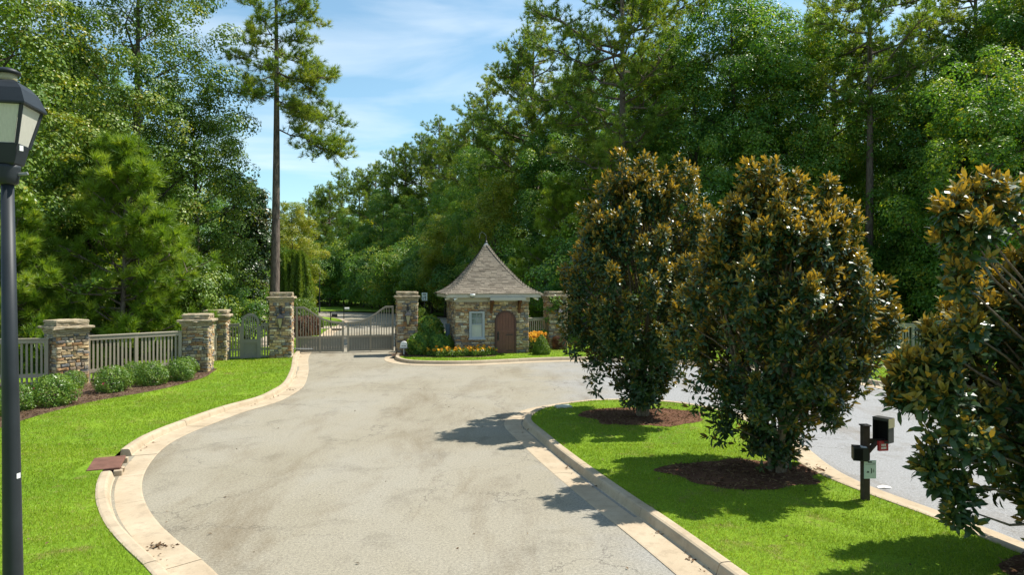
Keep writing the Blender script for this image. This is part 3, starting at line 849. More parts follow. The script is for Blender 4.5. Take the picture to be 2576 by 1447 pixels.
for face in range(4):
    for i in range(rows):
        s0 = i / rows; s1 = min(1.0, (i + 1.35) / rows)
        w0, z0 = rp(s0); w1, z1 = rp(s1)
        tilt = math.atan2(z1 - z0, w0 - w1); ln = math.hypot(z1 - z0, w0 - w1)
        x = -w0 + (i % 2) * .13 * hr.uniform(.8, 1.1)
        wm = .5 * (w0 + rp(min(1, (i + 1) / rows))[0])
        xs = [-wm]; x = -wm + hr.uniform(.08, .30)
        while x < wm - .08: xs.append(x); x += hr.choice((.20, .27, .33))
        xs.append(wm)
        for a, b in zip(xs[:-1], xs[1:]):
            c, s = math.cos(face * PI / 2), math.sin(face * PI / 2)
            cx, cy = (a + b) / 2, -w0
            loc = (cx * c - cy * s, cx * s + cy * c, z0 + .004)
            th = hr.choice((.012, .014, .024))
            cand.append((face, i, loc, (tilt, 0, face * PI / 2), (b - a - .006, ln, th)))
vis = [q for q in cand if q[0] == 0] + sorted([q for q in cand if q[0] == 3], key=lambda q: q[1])
for q in vis[:300]: link('shingle', SH_ME, roof, q[2], q[3], q[4])
for q in vis[300:] + [q for q in cand if q[0] in (1, 2)]:
    mt = Matrix.Translation(q[2]) @ Matrix.Rotation(q[3][2], 4, 'Z') @ Matrix.Rotation(q[3][0], 4, 'X') @ Matrix.Diagonal((*q[4], 1))
    jo.add([mt @ Vector(p) for p in SH.v], SH.f)
o = jo.build('rear_shingles', M['shingle_i'], roof); o['kind'] = 'stuff'
jo = MB()
for k in range(4):
    a = PI / 4 + k * PI / 2
    for i in range(24):
        w0, z0 = rp(i / 24.5); w1, z1 = rp(min(1, (i + 1.25) / 24.5))
        p0 = Vector((w0 * math.cos(a) * 1.4142, w0 * math.sin(a) * 1.4142, z0 + .022)); p1 = Vector((w1 * math.cos(a) * 1.4142, w1 * math.sin(a) * 1.4142, z1 + .012))
        sd = Vector((-math.sin(a), math.cos(a), 0)) * .10; dn = Vector((0, 0, -.05))
        jo.add([p0 - sd + dn, p0, p0 + sd + dn, p1 - sd + dn, p1, p1 + sd + dn, p0 - sd + dn * 1.5, p0 + sd + dn * 1.5], [(0, 1, 4, 3), (1, 2, 5, 4), (0, 6, 7, 2, 1)])
o = jo.build('hip_caps', M['shingle_i'], roof); o['kind'] = 'stuff'
ZT = ZE + RH
MB().lathe([(.21, ZT - .22), (.03, ZT + .02)], 0, 0, 4, PI / 4).build('apex_flashing', M['lead'], roof)
MB().lathe([(.065, ZT - .02), (.07, ZT + .03), (.035, ZT + .07), (.03, ZT + .16), (.008, ZT + .36)], 0, 0, 8).build('finial', M['iron'], roof)
MB().tube([(0, 0, ZT + .3), (-.07, 0, ZT + .42), (-.20, .02, ZT + .50), (-.30, .02, ZT + .42), (-.33, .02, ZT + .2)], .010, 5).build('vane_hoop', M['lead'], roof)
# door
door = empty('door', (DX, -hw - .055, 0)); door.parent = hut
def arch_poly(hw_, sp, z0=0.0, n=18):
    return [(-hw_, z0), (hw_, z0)] + [(hw_ * math.cos(a), sp + hw_ * math.sin(a)) for a in [PI * k / n for k in range(n + 1)]]
outer, inner = arch_poly(DW - .002, DSP, .0), arch_poly(DW - .085, DSP, .0)
ring = [(DW - .002, 0)] + outer[2:] + [(-(DW - .002), 0), (-(DW - .085), 0)] + [(q[0], q[1]) for q in inner[2:][::-1]] + [(DW - .085, 0)]
MB().prism_y(ring, -.03, .12).build('frame', M['door_frame'], door)
for k in range(6):
    x0, x1 = -.415 + .83 * k / 6 + .003, -.415 + .83 * (k + 1) / 6 - .003
    zt = lambda x: DSP + math.sqrt(max(0, .415 ** 2 - x * x))
    poly = [(x0, .02), (x1, .02)] + [(x1 + (x0 - x1) * j / 4, zt(x1 + (x0 - x1) * j / 4)) for j in range(5)]
    MB().prism_y(poly, .0 + .003 * (k % 2), .05).build('plank', M['door'], door)
MB().box(-.41, .41, -.014, .0, .98, 1.12).build('cross_rail', M['door'], door)
MB().box(-.41, .41, -.014, .0, .02, .16).build('cross_rail', M['door'], door)
for z in (.86, .12): MB().box(.02, .36, -.024, -.0145, z, z + .035).build('strap_hinge', M['iron'], door)
MB().tube([(-.36, -.01, .68), (-.36, -.07, .72), (-.36, -.07, .92), (-.36, -.01, .96)], .016, 6).build('handle', M['iron'], door)
MB().box(-.395, -.325, -.02, -.0145, .60, 1.04).build('handle_plate', M['iron'], door)
# window
win = empty('window', (WX, -hw - .035, 0)); win.parent = hut
def wb(x0, x1, y0, y1, z0, z1, name, mat='window_paint'): MB().box(x0, x1, y0, y1, z0, z1).build(name, M[mat], win)
wb(-.36, -.27, -.055, .10, WZ0, WZ1, 'frame'); wb(.27, .36, -.055, .10, WZ0, WZ1, 'frame'); wb(-.27, .27, -.055, .10, WZ1 - .08, WZ1, 'frame'); wb(-.27, .27, -.055, .10, WZ0, WZ0 + .07, 'frame')
wb(-.40, .40, -.10, -.057, WZ0 - .05, WZ0 + .02, 'sill')
zm = (WZ0 + WZ1) / 2 + .02
wb(-.27, .27, -.03, .02, zm - .025, zm + .025, 'meeting_rail')
wb(-.27, -.235, -.02, .03, WZ0 + .07, WZ1 - .08, 'sash'); wb(.235, .27, -.02, .03, WZ0 + .07, WZ1 - .08, 'sash')
wb(-.012, .012, -.015, .02, zm + .025, WZ1 - .08, 'muntin'); zq = (zm + WZ1 - .05) / 2
wb(-.235, -.012, -.013, .018, zq - .011, zq + .011, 'muntin'); wb(.012, .235, -.013, .018, zq - .011, zq + .011, 'muntin')
for xa, xb in ((-.235, -.012), (.012, .235)):
    for za, zb in ((zm + .025, zq - .011), (zq + .011, WZ1 - .08)): wb(xa, xb, .020, .028, za, zb, 'pane', 'window_glass')
wb(-.235, .235, .012, .02, WZ0 + .07, zm - .025, 'pane', 'blind')
# cameras under the eave
def eave_cam(x, y, z, yaw, dome, label):
    o = empty('security_camera', (HX + math.cos(YH) * x - math.sin(YH) * y, HY + math.sin(YH) * x + math.cos(YH) * y, LZ + z), YH + yaw, label, 'camera', 'white security cameras under the eave')
    if dome:
        MB().lathe([(.03, .0), (.12, .0), (.125, -.05), (.10, -.10)][::-1], 0, 0, 14).build('mount', M['white'], o, True)
        MB().lathe([(.02, -.20), (.075, -.175), (.095, -.12), (.095, -.10)], 0, 0, 14).build('dome', M['lead'], o, True)
        MB().tube([(0, .14, -.03), (0, 0, -.03)], .03, 8).build('bracket', M['white'], o)
    else:
        MB().tube([(0, .10, .04), (0, .0, .0)], .02, 8).build('bracket', M['white'], o)
        MB().tube([(0, .02, .0), (0, -.20, -.07)], [.052, .055], 10).build('body', M['white'], o)
        MB().tube([(0, -.20, -.07), (0, -.215, -.075)], [.045, .04], 10).build('lens', M['mark'], o)
eave_cam(-1.02, -EV - .07, ZE + .0, 0, True, 'white dome camera on the gatehouse eave above the window')
eave_cam(-1.72, -EV + .16, ZE - .20, -.9, False, 'white tube camera under the left end of the front eave')
eave_cam(-EV + .2, -1.45, ZE - .20, -1.3, False, 'white tube camera under the left side eave')
eave_cam(1.98, -EV + .3, ZE - .20, .9, False, 'white tube camera under the right end of the front eave')

# ------------------------------------------------------------------ street lamps
def street_lamp(x, y, z0, yaw, label, lean=0.0, full=True):
    o = empty('street_lamp', (x, y, z0), yaw, label, 'street lamp', 'black lantern street lamps')
    ph = PI / 4
    sides = 20 if full else 10
    pole = MB().tube([(lean * (1 - min(1, z / 4.02)), 0, z) for z in (0, .06, .5, .52, 1.2, 2.6, 4.02)], [.10, .10, .09, .074, .060, .049, .037], sides).build('pole', M['lamp_metal'], o, True)
    MB().lathe([(.05, 3.98), (.062, 3.99), (.068, 4.03), (.075, 4.09), (.075, 4.11)], 0, 0, 16).build('collar', M['lamp_metal'], o, True)
    q = math.sqrt(.5)
    MB().lathe([(.088, 4.105), (.115, 4.12), (.152, 4.245), (.150, 4.25)], 0, 0, 4, ph).build('lantern_base', M['lamp_metal'], o)
    zb, zt, rb, rt = 4.25, 4.505, .145, .232
    for k in range(4):
        a0, a1 = ph + k * PI / 2, ph + (k + 1) * PI / 2
        e = .012
        p = lambda a, r, z: Vector((r * math.cos(a), r * math.sin(a), z))
        b0, b1, t0, t1 = p(a0, rb, zb), p(a1, rb, zb), p(a0, rt, zt), p(a1, rt, zt)
        b0, b1 = b0.lerp(b1, .06), b1.lerp(b0, .06); t0, t1 = t0.lerp(t1, .05), t1.lerp(t0, .05)
        inn = Vector((math.cos((a0 + a1) / 2), math.sin((a0 + a1) / 2), 0)) * -.006
        MB().add([b0, b1, t1, t0, b0 + inn, b1 + inn, t1 + inn, t0 + inn], [(0, 1, 2, 3), (7, 6, 5, 4), (0, 4, 5, 1), (1, 5, 6, 2), (2, 6, 7, 3), (3, 7, 4, 0)]).build('glass_pane', M['lamp_glass'], o)
        MB().tube([p(a0, rb + .003, zb - .01), p(a0, rt + .004, zt + .005)], [.012, .013], 6).build('corner_bar', M['lamp_metal'], o)
    MB().lathe([(.20, 4.495), (.272, 4.50), (.274, 4.512), (.255, 4.545), (.215, 4.61), (.155, 4.655), (.10, 4.675), (.05, 4.68)], 0, 0, 4, ph).build('roof', M['lamp_metal'], o)
    MB().lathe([(.062, 4.67), (.062, 4.725)], 0, 0, 14).build('vent', M['tan'], o, True)
    MB().lathe([(.04, 4.725), (.085, 4.728), (.088, 4.742), (.05, 4.762), (.01, 4.768)], 0, 0, 16).build('cap', M['lamp_metal'], o, True)
    MB().lathe([(.065, 4.26), (.075, 4.42), (.05, 4.48)], 0, 0, 12).build('refractor', M['lamp_glass'], o, True)
    for c_ in o.children:
        if c_.name.split('.')[0] not in ('pole', 'collar'): c_.scale = (.883, .883, 1)
    if full:
        MB().box(-.012, .012, -.136, -.131, 4.20, 4.235).build('catch', M['white'], o, False, None, (0, 0, 1.0))
        MB().add([(.0585 * math.cos(a) + .022, .0585 * math.sin(a), z) for z in (2.00, 2.035) for a in (-.62, -.45, -.28, -.11)], [(0, 1, 5, 4), (1, 2, 6, 5), (2, 3, 7, 6)]).build('sticker', M['white'], o)
        MB().tube([(.045, 0, 4.05), (.11, -.01, 4.055), (.125, -.01, 4.06)], .012, 6).build('bolt', M['lead'], o)
    return o
street_lamp(-3.40, 4.6, LZ, math.radians(13), 'tall black lantern street lamp in the left foreground', .05)
street_lamp(*G(804, 787, LZ), LZ, .3, 'distant black street lamp beside the conifers beyond the gate', 0, False)

# ------------------------------------------------------------------ mailboxes and signs
mx, my = G(2176, 1258, LZ)
mb = empty('mailbox', (mx, my, LZ), math.radians(2), 'dark mailbox on a brown post with red tag and notice on the island', 'mailbox')
MB().cbox(-.052, .052, -.05, .05, 0, 1.13, .006).build('post', M['brown_post'], mb)
MB().cbox(-.066, .066, -.065, .065, 1.131, 1.15, .005).build('post_cap', M['iron'], mb)
MB().tube([(.0, -.02, .70), (.16, -.02, .88), (.17, -.02, .90)], .036, 6).build('brace', M['brown_post'], mb)
arm = MB().box(-.02, .30, -.03, .03, .86, .93).build('arm', M['brown_post'], mb)
bx = empty('letter_box', (.27, -.02, .92), math.radians(-58)); bx.parent = mb
b = MB().box(-.11, .11, .065, .077, -.02, .33).box(-.11, .11, -.077, -.065, -.02, .0).box(-.11, .11, -.077, -.065, .30, .33).box(-.122, -.11, -.077, .077, -.02, .33).box(.11, .122, -.077, .077, -.02, .33).box(-.125, .125, -.08, .08, .331, .343).box(-.122, .122, -.077, .077, -.032, -.02)
b.build('case', M['iron'], bx)
MB().box(.123, .130, -.085, .085, .20, .335).build('face_plate', M['tan'], bx)
MB().box(-.11, .11, .05, .064, -.015, .325).build('dark_opening', M['dark'], bx)
tg = empty('red_tag', (.22, -.10, .83), math.radians(8)); tg.parent = mb
MB().box(-.075, .085, -.01, .03, -.06, .09).build('tag', M['red'], tg)
for zz, ws in ((.015, (.018, .026, .014, .022)), (-.03, (.022, .018, .026, .02))):
    xx = -.035
    for w_ in ws: MB().box(xx, xx + w_ - .006, -.0125, -.0105, zz, zz + .030).build('white_mark', M['white'], tg); xx += w_
sb = empty('side_box', (-.09, -.03, .62), math.radians(-20)); sb.parent = mb
MB().box(-.11, .10, -.10, .11, 0, .20).build('case', M['iron'], sb)
MB().box(-.095, .02, -.106, -.1005, .015, .185).build('dark_opening', M['dark'], sb)
MB().box(.0, .08, -.08, .06, .201, .208).build('label', M['white'], sb)
sg = empty('notice', (.03, -.075, .36), 0); sg.parent = mb
MB().box(-.085, .095, -.008, .008, -.015, .26).build('board', M['sign'], sg)
MB().box(-.03, .03, -.0105, -.0085, .225, .245).box(.04, .085, -.0105, -.0085, .215, .220).box(-.07, .08, -.0105, -.0085, .200, .204).build('lettering', M['mark'], sg)
MB().prism_y([(-.055, .075), (-.015, .075), (-.018, .095), (-.035, .105)], -.0105, -.0085).build('pictogram', M['mark'], sg)
MB().prism_y([(.012, .06), (.028, .07), (.034, .10), (.028, .135), (.012, .15), (.018, .105)], -.0105, -.0085).build('pictogram', M['mark'], sg)
MB().prism_y([(.055, .07), (.060, .10), (.055, .14), (.050, .10)], -.0105, -.0085).build('pictogram', M['mark'], sg)

def far_mailbox(x, y, lab, pale):
    o = empty('mailbox', (x, y, LZ), .2, lab, 'mailbox', 'mailboxes beyond the gate'); o.scale = (.72, .72, .86)
    MB().cbox(-.05, .05, -.05, .05, 0, 1.45, .006).build('post', M['iron'], o)
    MB().box(-.05, .62, -.03, .03, .92, .98).build('arm', M['iron'], o)
    prof = [(.12, .99), (.66, .99), (.66, 1.16)] + [(.66, 1.16), (.12, 1.16)]
    m = MB(); n = 8
    sec = [(-.1, .985), (.1, .985)] + [(.1 * math.cos(a), 1.12 + .1 * math.sin(a)) for a in [PI * k / n for k in range(n + 1)]]
    m.add([(.1, a, z) for a, z in sec] + [(.66, a, z) for a, z in sec], [tuple(reversed(range(len(sec)))), tuple(range(len(sec), 2 * len(sec)))] + [(i, (i + 1) % len(sec), (i + 1) % len(sec) + len(sec), i + len(sec)) for i in range(len(sec))])
    m.build('box', M['white' if pale else 'iron'], o)
far_mailbox(*G(832, 826, LZ), 'dark mailbox on the lawn strip seen through the left gate leaf', False)
far_mailbox(*G(865, 803, LZ), 'pale topped mailbox at the far kerb beyond the gate', True)

sx, sy = at(1068, 40), 40.0
o = empty('small_sign', (sx, sy, LZ), .0, 'small pale notice on a thin pole behind the right gate pillar', 'sign')
MB().tube([(0, .03, 0), (0, .03, 2.75)], .03, 8).build('pole', M['iron'], o)
MB().cbox(-.16, .16, -.012, .012, 2.26, 2.72, .004).build('board', M['sign'], o)
MB().box(-.10, .10, -.016, -.0125, 2.62, 2.66).box(-.10, .10, -.016, -.0125, 2.56, 2.59).build('lettering', M['mark'], o)
MB().box(-.11, .11, -.016, -.0125, 2.30, 2.32).box(-.11, -.06, -.016, -.0125, 2.32, 2.50).box(-.02, .10, -.016, -.0125, 2.47, 2.51).box(.05, .09, -.016, -.0125, 2.32, 2.47).box(-.02, .03, -.016, -.0125, 2.39, 2.43).build('figure', M['mark'], o)
o = empty('utility_post', (*G(1126, 884, LZ), LZ), YH, 'blue grey utility post at the left corner of the gatehouse', 'utility box')
MB().cbox(-.10, .10, -.09, .09, 0, 1.30, .012).build('case', M['blue_box'], o)
MB().cbox(-.19, -.101, -.07, .07, .45, .72, .01).build('meter_box', M['blue_box'], o)
MB().box(-.11, .11, -.10, .10, 1.302, 1.33).build('lid', M['blue_box'], o)

# ------------------------------------------------------------------ small things on the ground
dr = empty('storm_drain', (DRAIN[0], DRAIN[1], 0), math.radians(114), 'rusty brown storm drain lid set in the left kerb', 'drain')
MB().cbox(-.46, .46, -.26, .26, .10, .142, .010).build('lid', M['rust'], dr)
MB().box(-.42, .42, -.22, .24, -.04, .099).build('throat', M['dark'], dr)
for xx in (-.47, .47): MB().cbox(xx - .06, xx + .06, -.30, -.16, -.03, .099, .01).build('kerb_block', M['gutter'], dr)
MB().tube([(-.25, -.27, .0), (-.30, -.29, .098)], .035, 6).build('prop', M['gutter'], dr)
o = empty('utility_box', (*G(1417, 1025, LZ), LZ), .25, 'pale green utility box lid in the island grass by the kerb', 'utility box')
MB().cbox(-.20, .20, -.14, .14, -.02, .05, .015).build('lid', M['utility'], o)
MB().cbox(-.22, .22, -.16, .16, -.03, .012, .01).build('rim', M['gutter'], o)
pv = G(2252, 1254)
o = MB().add([(-.12, -.04, .006), (-.02, -.06, .02), (.10, -.05, .008), (.12, .04, .012), (.0, .06, .03), (-.10, .04, .01)], [(0, 1, 4, 5), (1, 2, 3, 4)]).build('scrap_paper', M['paper'], None, False, (pv[0] + .12, pv[1] + .55, 0))
tag(o, 'scrap of white paper on the road beside the mailbox', 'paper')
# ------------------------------------------------------------------ foliage builders
def unit(A): return A / (np.linalg.norm(A, axis=-1, keepdims=True) + 1e-9)
DIAMOND = (np.array([(0, 0, 0), (.45, -.5, .10), (1, 0, -.06), (.45, .5, .10)]), np.array([(0, 1, 2), (0, 2, 3)]))
OVAL = (np.array([(0, 0, 0), (.32, -.46, .07), (.32, .46, .07), (.70, -.42, .05), (.70, .42, .05), (1, 0, -.10)]), np.array([(0, 1, 2), (1, 3, 4), (1, 4, 2), (3, 5, 4)]))
def leaves(P, N, T, L, wr, rnd, tmpl=DIAMOND):
    """leaf-sized faces: P base points, N upper side, T direction, L lengths, wr width/length"""
    N = unit(N); T = unit(T - N * np.sum(T * N, 1, keepdims=True)); B = np.cross(N, T)
    tv, tf = tmpl; k = len(tv); n = len(P)
    wr = np.broadcast_to(np.asarray(wr, float), (n,))
    V = P[:, None, :] + L[:, None, None] * (tv[None, :, 0:1] * T[:, None, :] + (tv[None, :, 1:2] * wr[:, None, None]) * B[:, None, :] + tv[None, :, 2:3] * N[:, None, :])
    F = (tf[None] + (np.arange(n) * k)[:, None, None]).reshape(-1, tf.shape[1])
    return V.reshape(-1, 3), F, np.repeat(rnd, k)
def needles(P, A, n, ln, w, rng, rnd, spread=(12, 78)):
    """tufts of n thin needles round the axis A"""
    A = unit(A); m = len(P)
    R = unit(rng.normal(size=(m, n, 3)))
    perp = unit(R - A[:, None] * np.sum(R * A[:, None], 2, keepdims=True))
    ph = np.radians(rng.uniform(spread[0], spread[1], (m, n, 1)))
    D = A[:, None] * np.cos(ph) + perp * np.sin(ph)
    S = unit(np.cross(D, rng.normal(size=(m, n, 3)))) * w * .5
    l = ln * rng.uniform(.7, 1.15, (m, n, 1))
    base = P[:, None] + A[:, None] * rng.uniform(-.12, .05, (m, n, 1))
    V = np.stack([base - S, base + S, base + D * l], 2).reshape(-1, 3)
    F = np.arange(len(V)).reshape(-1, 3)
    r = np.clip(np.repeat(rnd, n) + rng.normal(0, .10, m * n), 0, 1)
    return V, F, np.repeat(r, 3)
def rv(rng): return rng.normal(size=3)

def pine(seed, H, cb, R, nb, mat, tn=18, nl=.22, nw=.018, rad=.24, explicit=None, droop=0.0, sub=.5, tstep=.24, shape=None, clump=1.0, subl=1.0):
    rng = np.random.default_rng(seed)
    mb = MB(); bx, by = rng.uniform(-.25, .25, 2)
    tp = lambda z: np.array([bx * math.sin(z / H * 2.4), by * math.sin(z / H * 3.1), z])
    zs = np.linspace(-.1, H, 12)
    mb.tube([tp(z) for z in zs], [max(.02, rad * (1 - .88 * (max(z, 0) / H) ** 1.15)) * (1.25 if z < .3 else 1) for z in zs], 9)
    Pt, At, Rt = [], [], []
    br = []
    if explicit: br += explicit
    for i in range(nb):
        t = (i + rng.uniform(0, .9)) / nb
        z0 = H * (cb + (1 - cb) * t * .985)
        Lb = R * (shape(t) if shape else (math.sin(PI * (.22 + .74 * t)) ** .8)) * rng.uniform(.55, 1.12)
        az = rng.uniform(0, 2 * PI); el = math.radians(rng.uniform(-8, 24) + 32 * t) - droop
        d = np.array([math.cos(az) * math.cos(el), math.sin(az) * math.cos(el), math.sin(el)])
        br.append((tp(z0), tp(z0) + d * Lb))
    for p0, p1 in br:
        p0 = np.array(p0); p1 = np.array(p1); Lb = np.linalg.norm(p1 - p0); d = (p1 - p0) / Lb
        mid1 = p0 + d * Lb * .35 + rv(rng) * .05 * Lb + np.array([0, 0, -.04 * Lb]); mid2 = p0 + d * Lb * .7 + rv(rng) * .06 * Lb
        pts = [p0, mid1, mid2, p1]
        r0 = .018 + .013 * Lb
        mb.tube(pts, [r0, r0 * .75, r0 * .5, .008], 5, False)
        ns = max(2, int(Lb / sub))
        rb = rng.uniform(.2, .8)
        for j in range(ns + 1):
            t = .28 + .72 * (j + rng.uniform(0, .6)) / (ns + .6); t = min(t, 1)
            q = np.array([np.interp(t, [0, .35, .7, 1], [p[k] for p in pts]) for k in range(3)])
            sd = unit(d * .55 + unit(rv(rng)) * .95 * np.array([1, 1, .55]) + np.array([0, 0, .28 - droop * .4]))
            sl = subl * (.30 + .34 * Lb * (1 - .55 * t)) * rng.uniform(.6, 1.1)
            if j == ns: sd = unit(d + np.array([0, 0, .25])); sl *= .7
            e = q + sd * sl
            mb.tube([q, q + sd * sl * .5 + rv(rng) * .03, e], [r0 * .4, r0 * .28, .005], 4, False)
            nt = max(2, int(sl / tstep * clump))
            for k in range(nt + 1):
                u = .25 + .75 * k / nt
                pos = q + sd * sl * u + (rv(rng) * .14 if k < nt else 0)
                ax = unit(sd * .7 + np.array([0, 0, .45]) + rv(rng) * .45)
                Pt.append(pos); At.append(ax); Rt.append(np.clip(rb + rng.normal(0, .16), 0, 1))
    V, F, r = needles(np.array(Pt), np.array(At), tn, nl, nw, rng, np.array(Rt))
    return mb.mesh('trunk', M['pine_bark'], True), np_mesh('crown', V, F, mat, False, r)

def broadleaf(seed, H, cb, R, mat, ncl=300, per=90, leaf=.16, cr=.85, rad=.22, gaps=.0, top=.55, bark='bark', flat=.75, gloss_up=.7):
    rng = np.random.default_rng(seed)
    mb = MB(); bend = rng.uniform(-.5, .5, 2)
    tp = lambda z: np.array([bend[0] * (z / H) ** 2 * 1.2, bend[1] * (z / H) ** 2 * 1.2, z])
    zs = np.linspace(-.1, H * .93, 10)
    mb.tube([tp(z) for z in zs], [max(.02, rad * (1 - .9 * max(z, 0) / H)) * (1.25 if z < .3 else 1) for z in zs], 9)
    ncl, per, cr, leaf = int(ncl * .62), int(per * 2.5), cr * 1.0, leaf * .80
    zc = H * (cb + 1) / 2; hz = H * (1 - cb) / 2
    def env(t):                      # t from 0 (crown base) to 1 (top): radius fraction
        return math.sin(PI * (.12 + .80 * t) ** (.9)) ** .75
    C = []
    nl = 20
    for i in range(nl):
        t = (i + rng.uniform(0, .9)) / nl; az = i * 2.4 + rng.uniform(-.5, .5)
        z0 = H * (cb + (1 - cb) * t * .85); rr = R * env(min(1, t + .08)) * rng.uniform(.6, 1.05)
        p0 = tp(z0 - .04 * H); p1 = tp(z0) + np.array([math.cos(az) * rr, math.sin(az) * rr, rr * rng.uniform(.25, .7)])
        m = p0 * .5 + p1 * .5 + rv(rng) * .08 * rr
        r0 = .02 + .016 * rr
        mb.tube([p0, m, p1], [r0, r0 * .65, .012], 6, False)
        for k in range(3):
            u = rng.uniform(.5, 1); q = p0 + (p1 - p0) * u; e = q + unit(rv(rng)) * rng.uniform(.5, 1.3) + np.array([0, 0, .25])
            mb.tube([q, e], [r0 * .3, .006], 4, False); C.append(e)
        C.append(p1)
    while len(C) < ncl:
        t = rng.uniform(0, 1); az = rng.uniform(0, 2 * PI); rr = R * env(t) * math.sqrt(rng.uniform(.45, 1.0)) * (1 + .22 * math.sin(3 * az + 5 * t + seed))
        C.append(tp(H * (cb + (1 - cb) * t)) + np.array([math.cos(az) * rr, math.sin(az) * rr, 0]))
    C = np.array(C)
    nC = len(C)
    rad_c = cr * rng.uniform(.55, 1.15, nC)
    D = unit(rng.normal(size=(nC, per, 3)) + np.array([0, 0, .55]))
    rr = rng.uniform(.40, 1.0, (nC, per, 1)) ** .5
    P = C[:, None] + D * rr * rad_c[:, None, None] * np.array([1, 1, flat])
    out = C - tp(zc)[None]; out = unit(out)
    N = D * 1.2 + out[:, None] * .3 + np.array([0, 0, gloss_up * .7]) + rng.normal(0, .34, (nC, per, 3))
    T = rng.normal(size=(nC, per, 3)) + D * .6 + np.array([0, 0, -.35])
    cl = rng.uniform(.1, .8, nC)
    rnd = np.clip(cl[:, None] + rng.normal(0, .17, (nC, per)), 0, 1).ravel()
    L = leaf * rng.uniform(.7, 1.25, nC * per)
    V, F, r = leaves(P.reshape(-1, 3), N.reshape(-1, 3), T.reshape(-1, 3), L, .72, rnd)
    return mb.mesh('trunk', M[bark], True), np_mesh('crown', V, F, mat, False, r)

def shrub(seed, H, prof, mat, n, leaf, lump=.12, stems=6, up=.3, depth=.35, wr=.55, nlobe=0):
    """clipped or loose shrub: prof(t) radius at height fraction t"""
    rng = np.random.default_rng(seed)
    tab = np.array([prof(t) for t in np.linspace(0, 1, 64)])
    w = tab + .02; cdf = np.cumsum(w) / w.sum()
    t = np.interp(rng.uniform(0, 1, n), cdf, np.linspace(0, 1, 64)); az = rng.uniform(0, 2 * PI, n)
    r = np.interp(t, np.linspace(0, 1, 64), tab)
    ph = rng.uniform(0, 6.3, 5)
    r = r * (1 + lump * (np.sin(3 * az + 4 * t + ph[0]) * .5 + np.sin(5 * az - 7 * t + ph[1]) * .4 + np.sin(8 * az + 11 * t + ph[2]) * .35 + np.sin(13 * az - 17 * t + ph[3]) * .25))
    k = 1 - depth * rng.uniform(0, 1, n) ** 2
    P = np.stack([np.cos(az) * r * k, np.sin(az) * r * k, t * H * (1 - .08 * (1 - k))], 1)
    O = np.stack([np.cos(az), np.sin(az), (t - .35) * 1.4], 1)
    N = O + np.array([0, 0, up]) + rng.normal(0, .55, (n, 3)); T = rng.normal(size=(n, 3)) * .8 + O * .5 + np.array([0, 0, .5])
    rnd = np.clip(.5 + .22 * np.sin(4 * az + 9 * t + ph[4]) + rng.normal(0, .2, n), 0, 1)
    V, F, rr = leaves(P, N, T, leaf * rng.uniform(.7, 1.3, n), wr, rnd)
    mb = MB(); rm = float(tab.max())
    for i in range(stems):
        a = rng.uniform(0, 6.3); q = rng.uniform(.2, .7)
        mb.tube([(0.04 * math.cos(a), .04 * math.sin(a), -.03), (rm * .3 * q * math.cos(a), rm * .3 * q * math.sin(a), H * .3), (rm * q * math.cos(a), rm * q * math.sin(a), H * .72)], [.02 + .006 * H, .013, .004], 5, False)
    return mb.mesh('stems', M['bark'], True), np_mesh('foliage', V, F, mat, False, rr)

def place(pair, name, x, y, label, cat, group=None, s=1.0, rz=0.0, z=LZ, parts=('trunk', 'crown'), sz=None):
    o = empty(name, (x, y, z), rz, label, cat, group)
    o.scale = (s, s, sz or s)
    for me, pn in zip(pair, parts): link(pn, me, o)
    return o
SHP = ('stems', 'foliage')

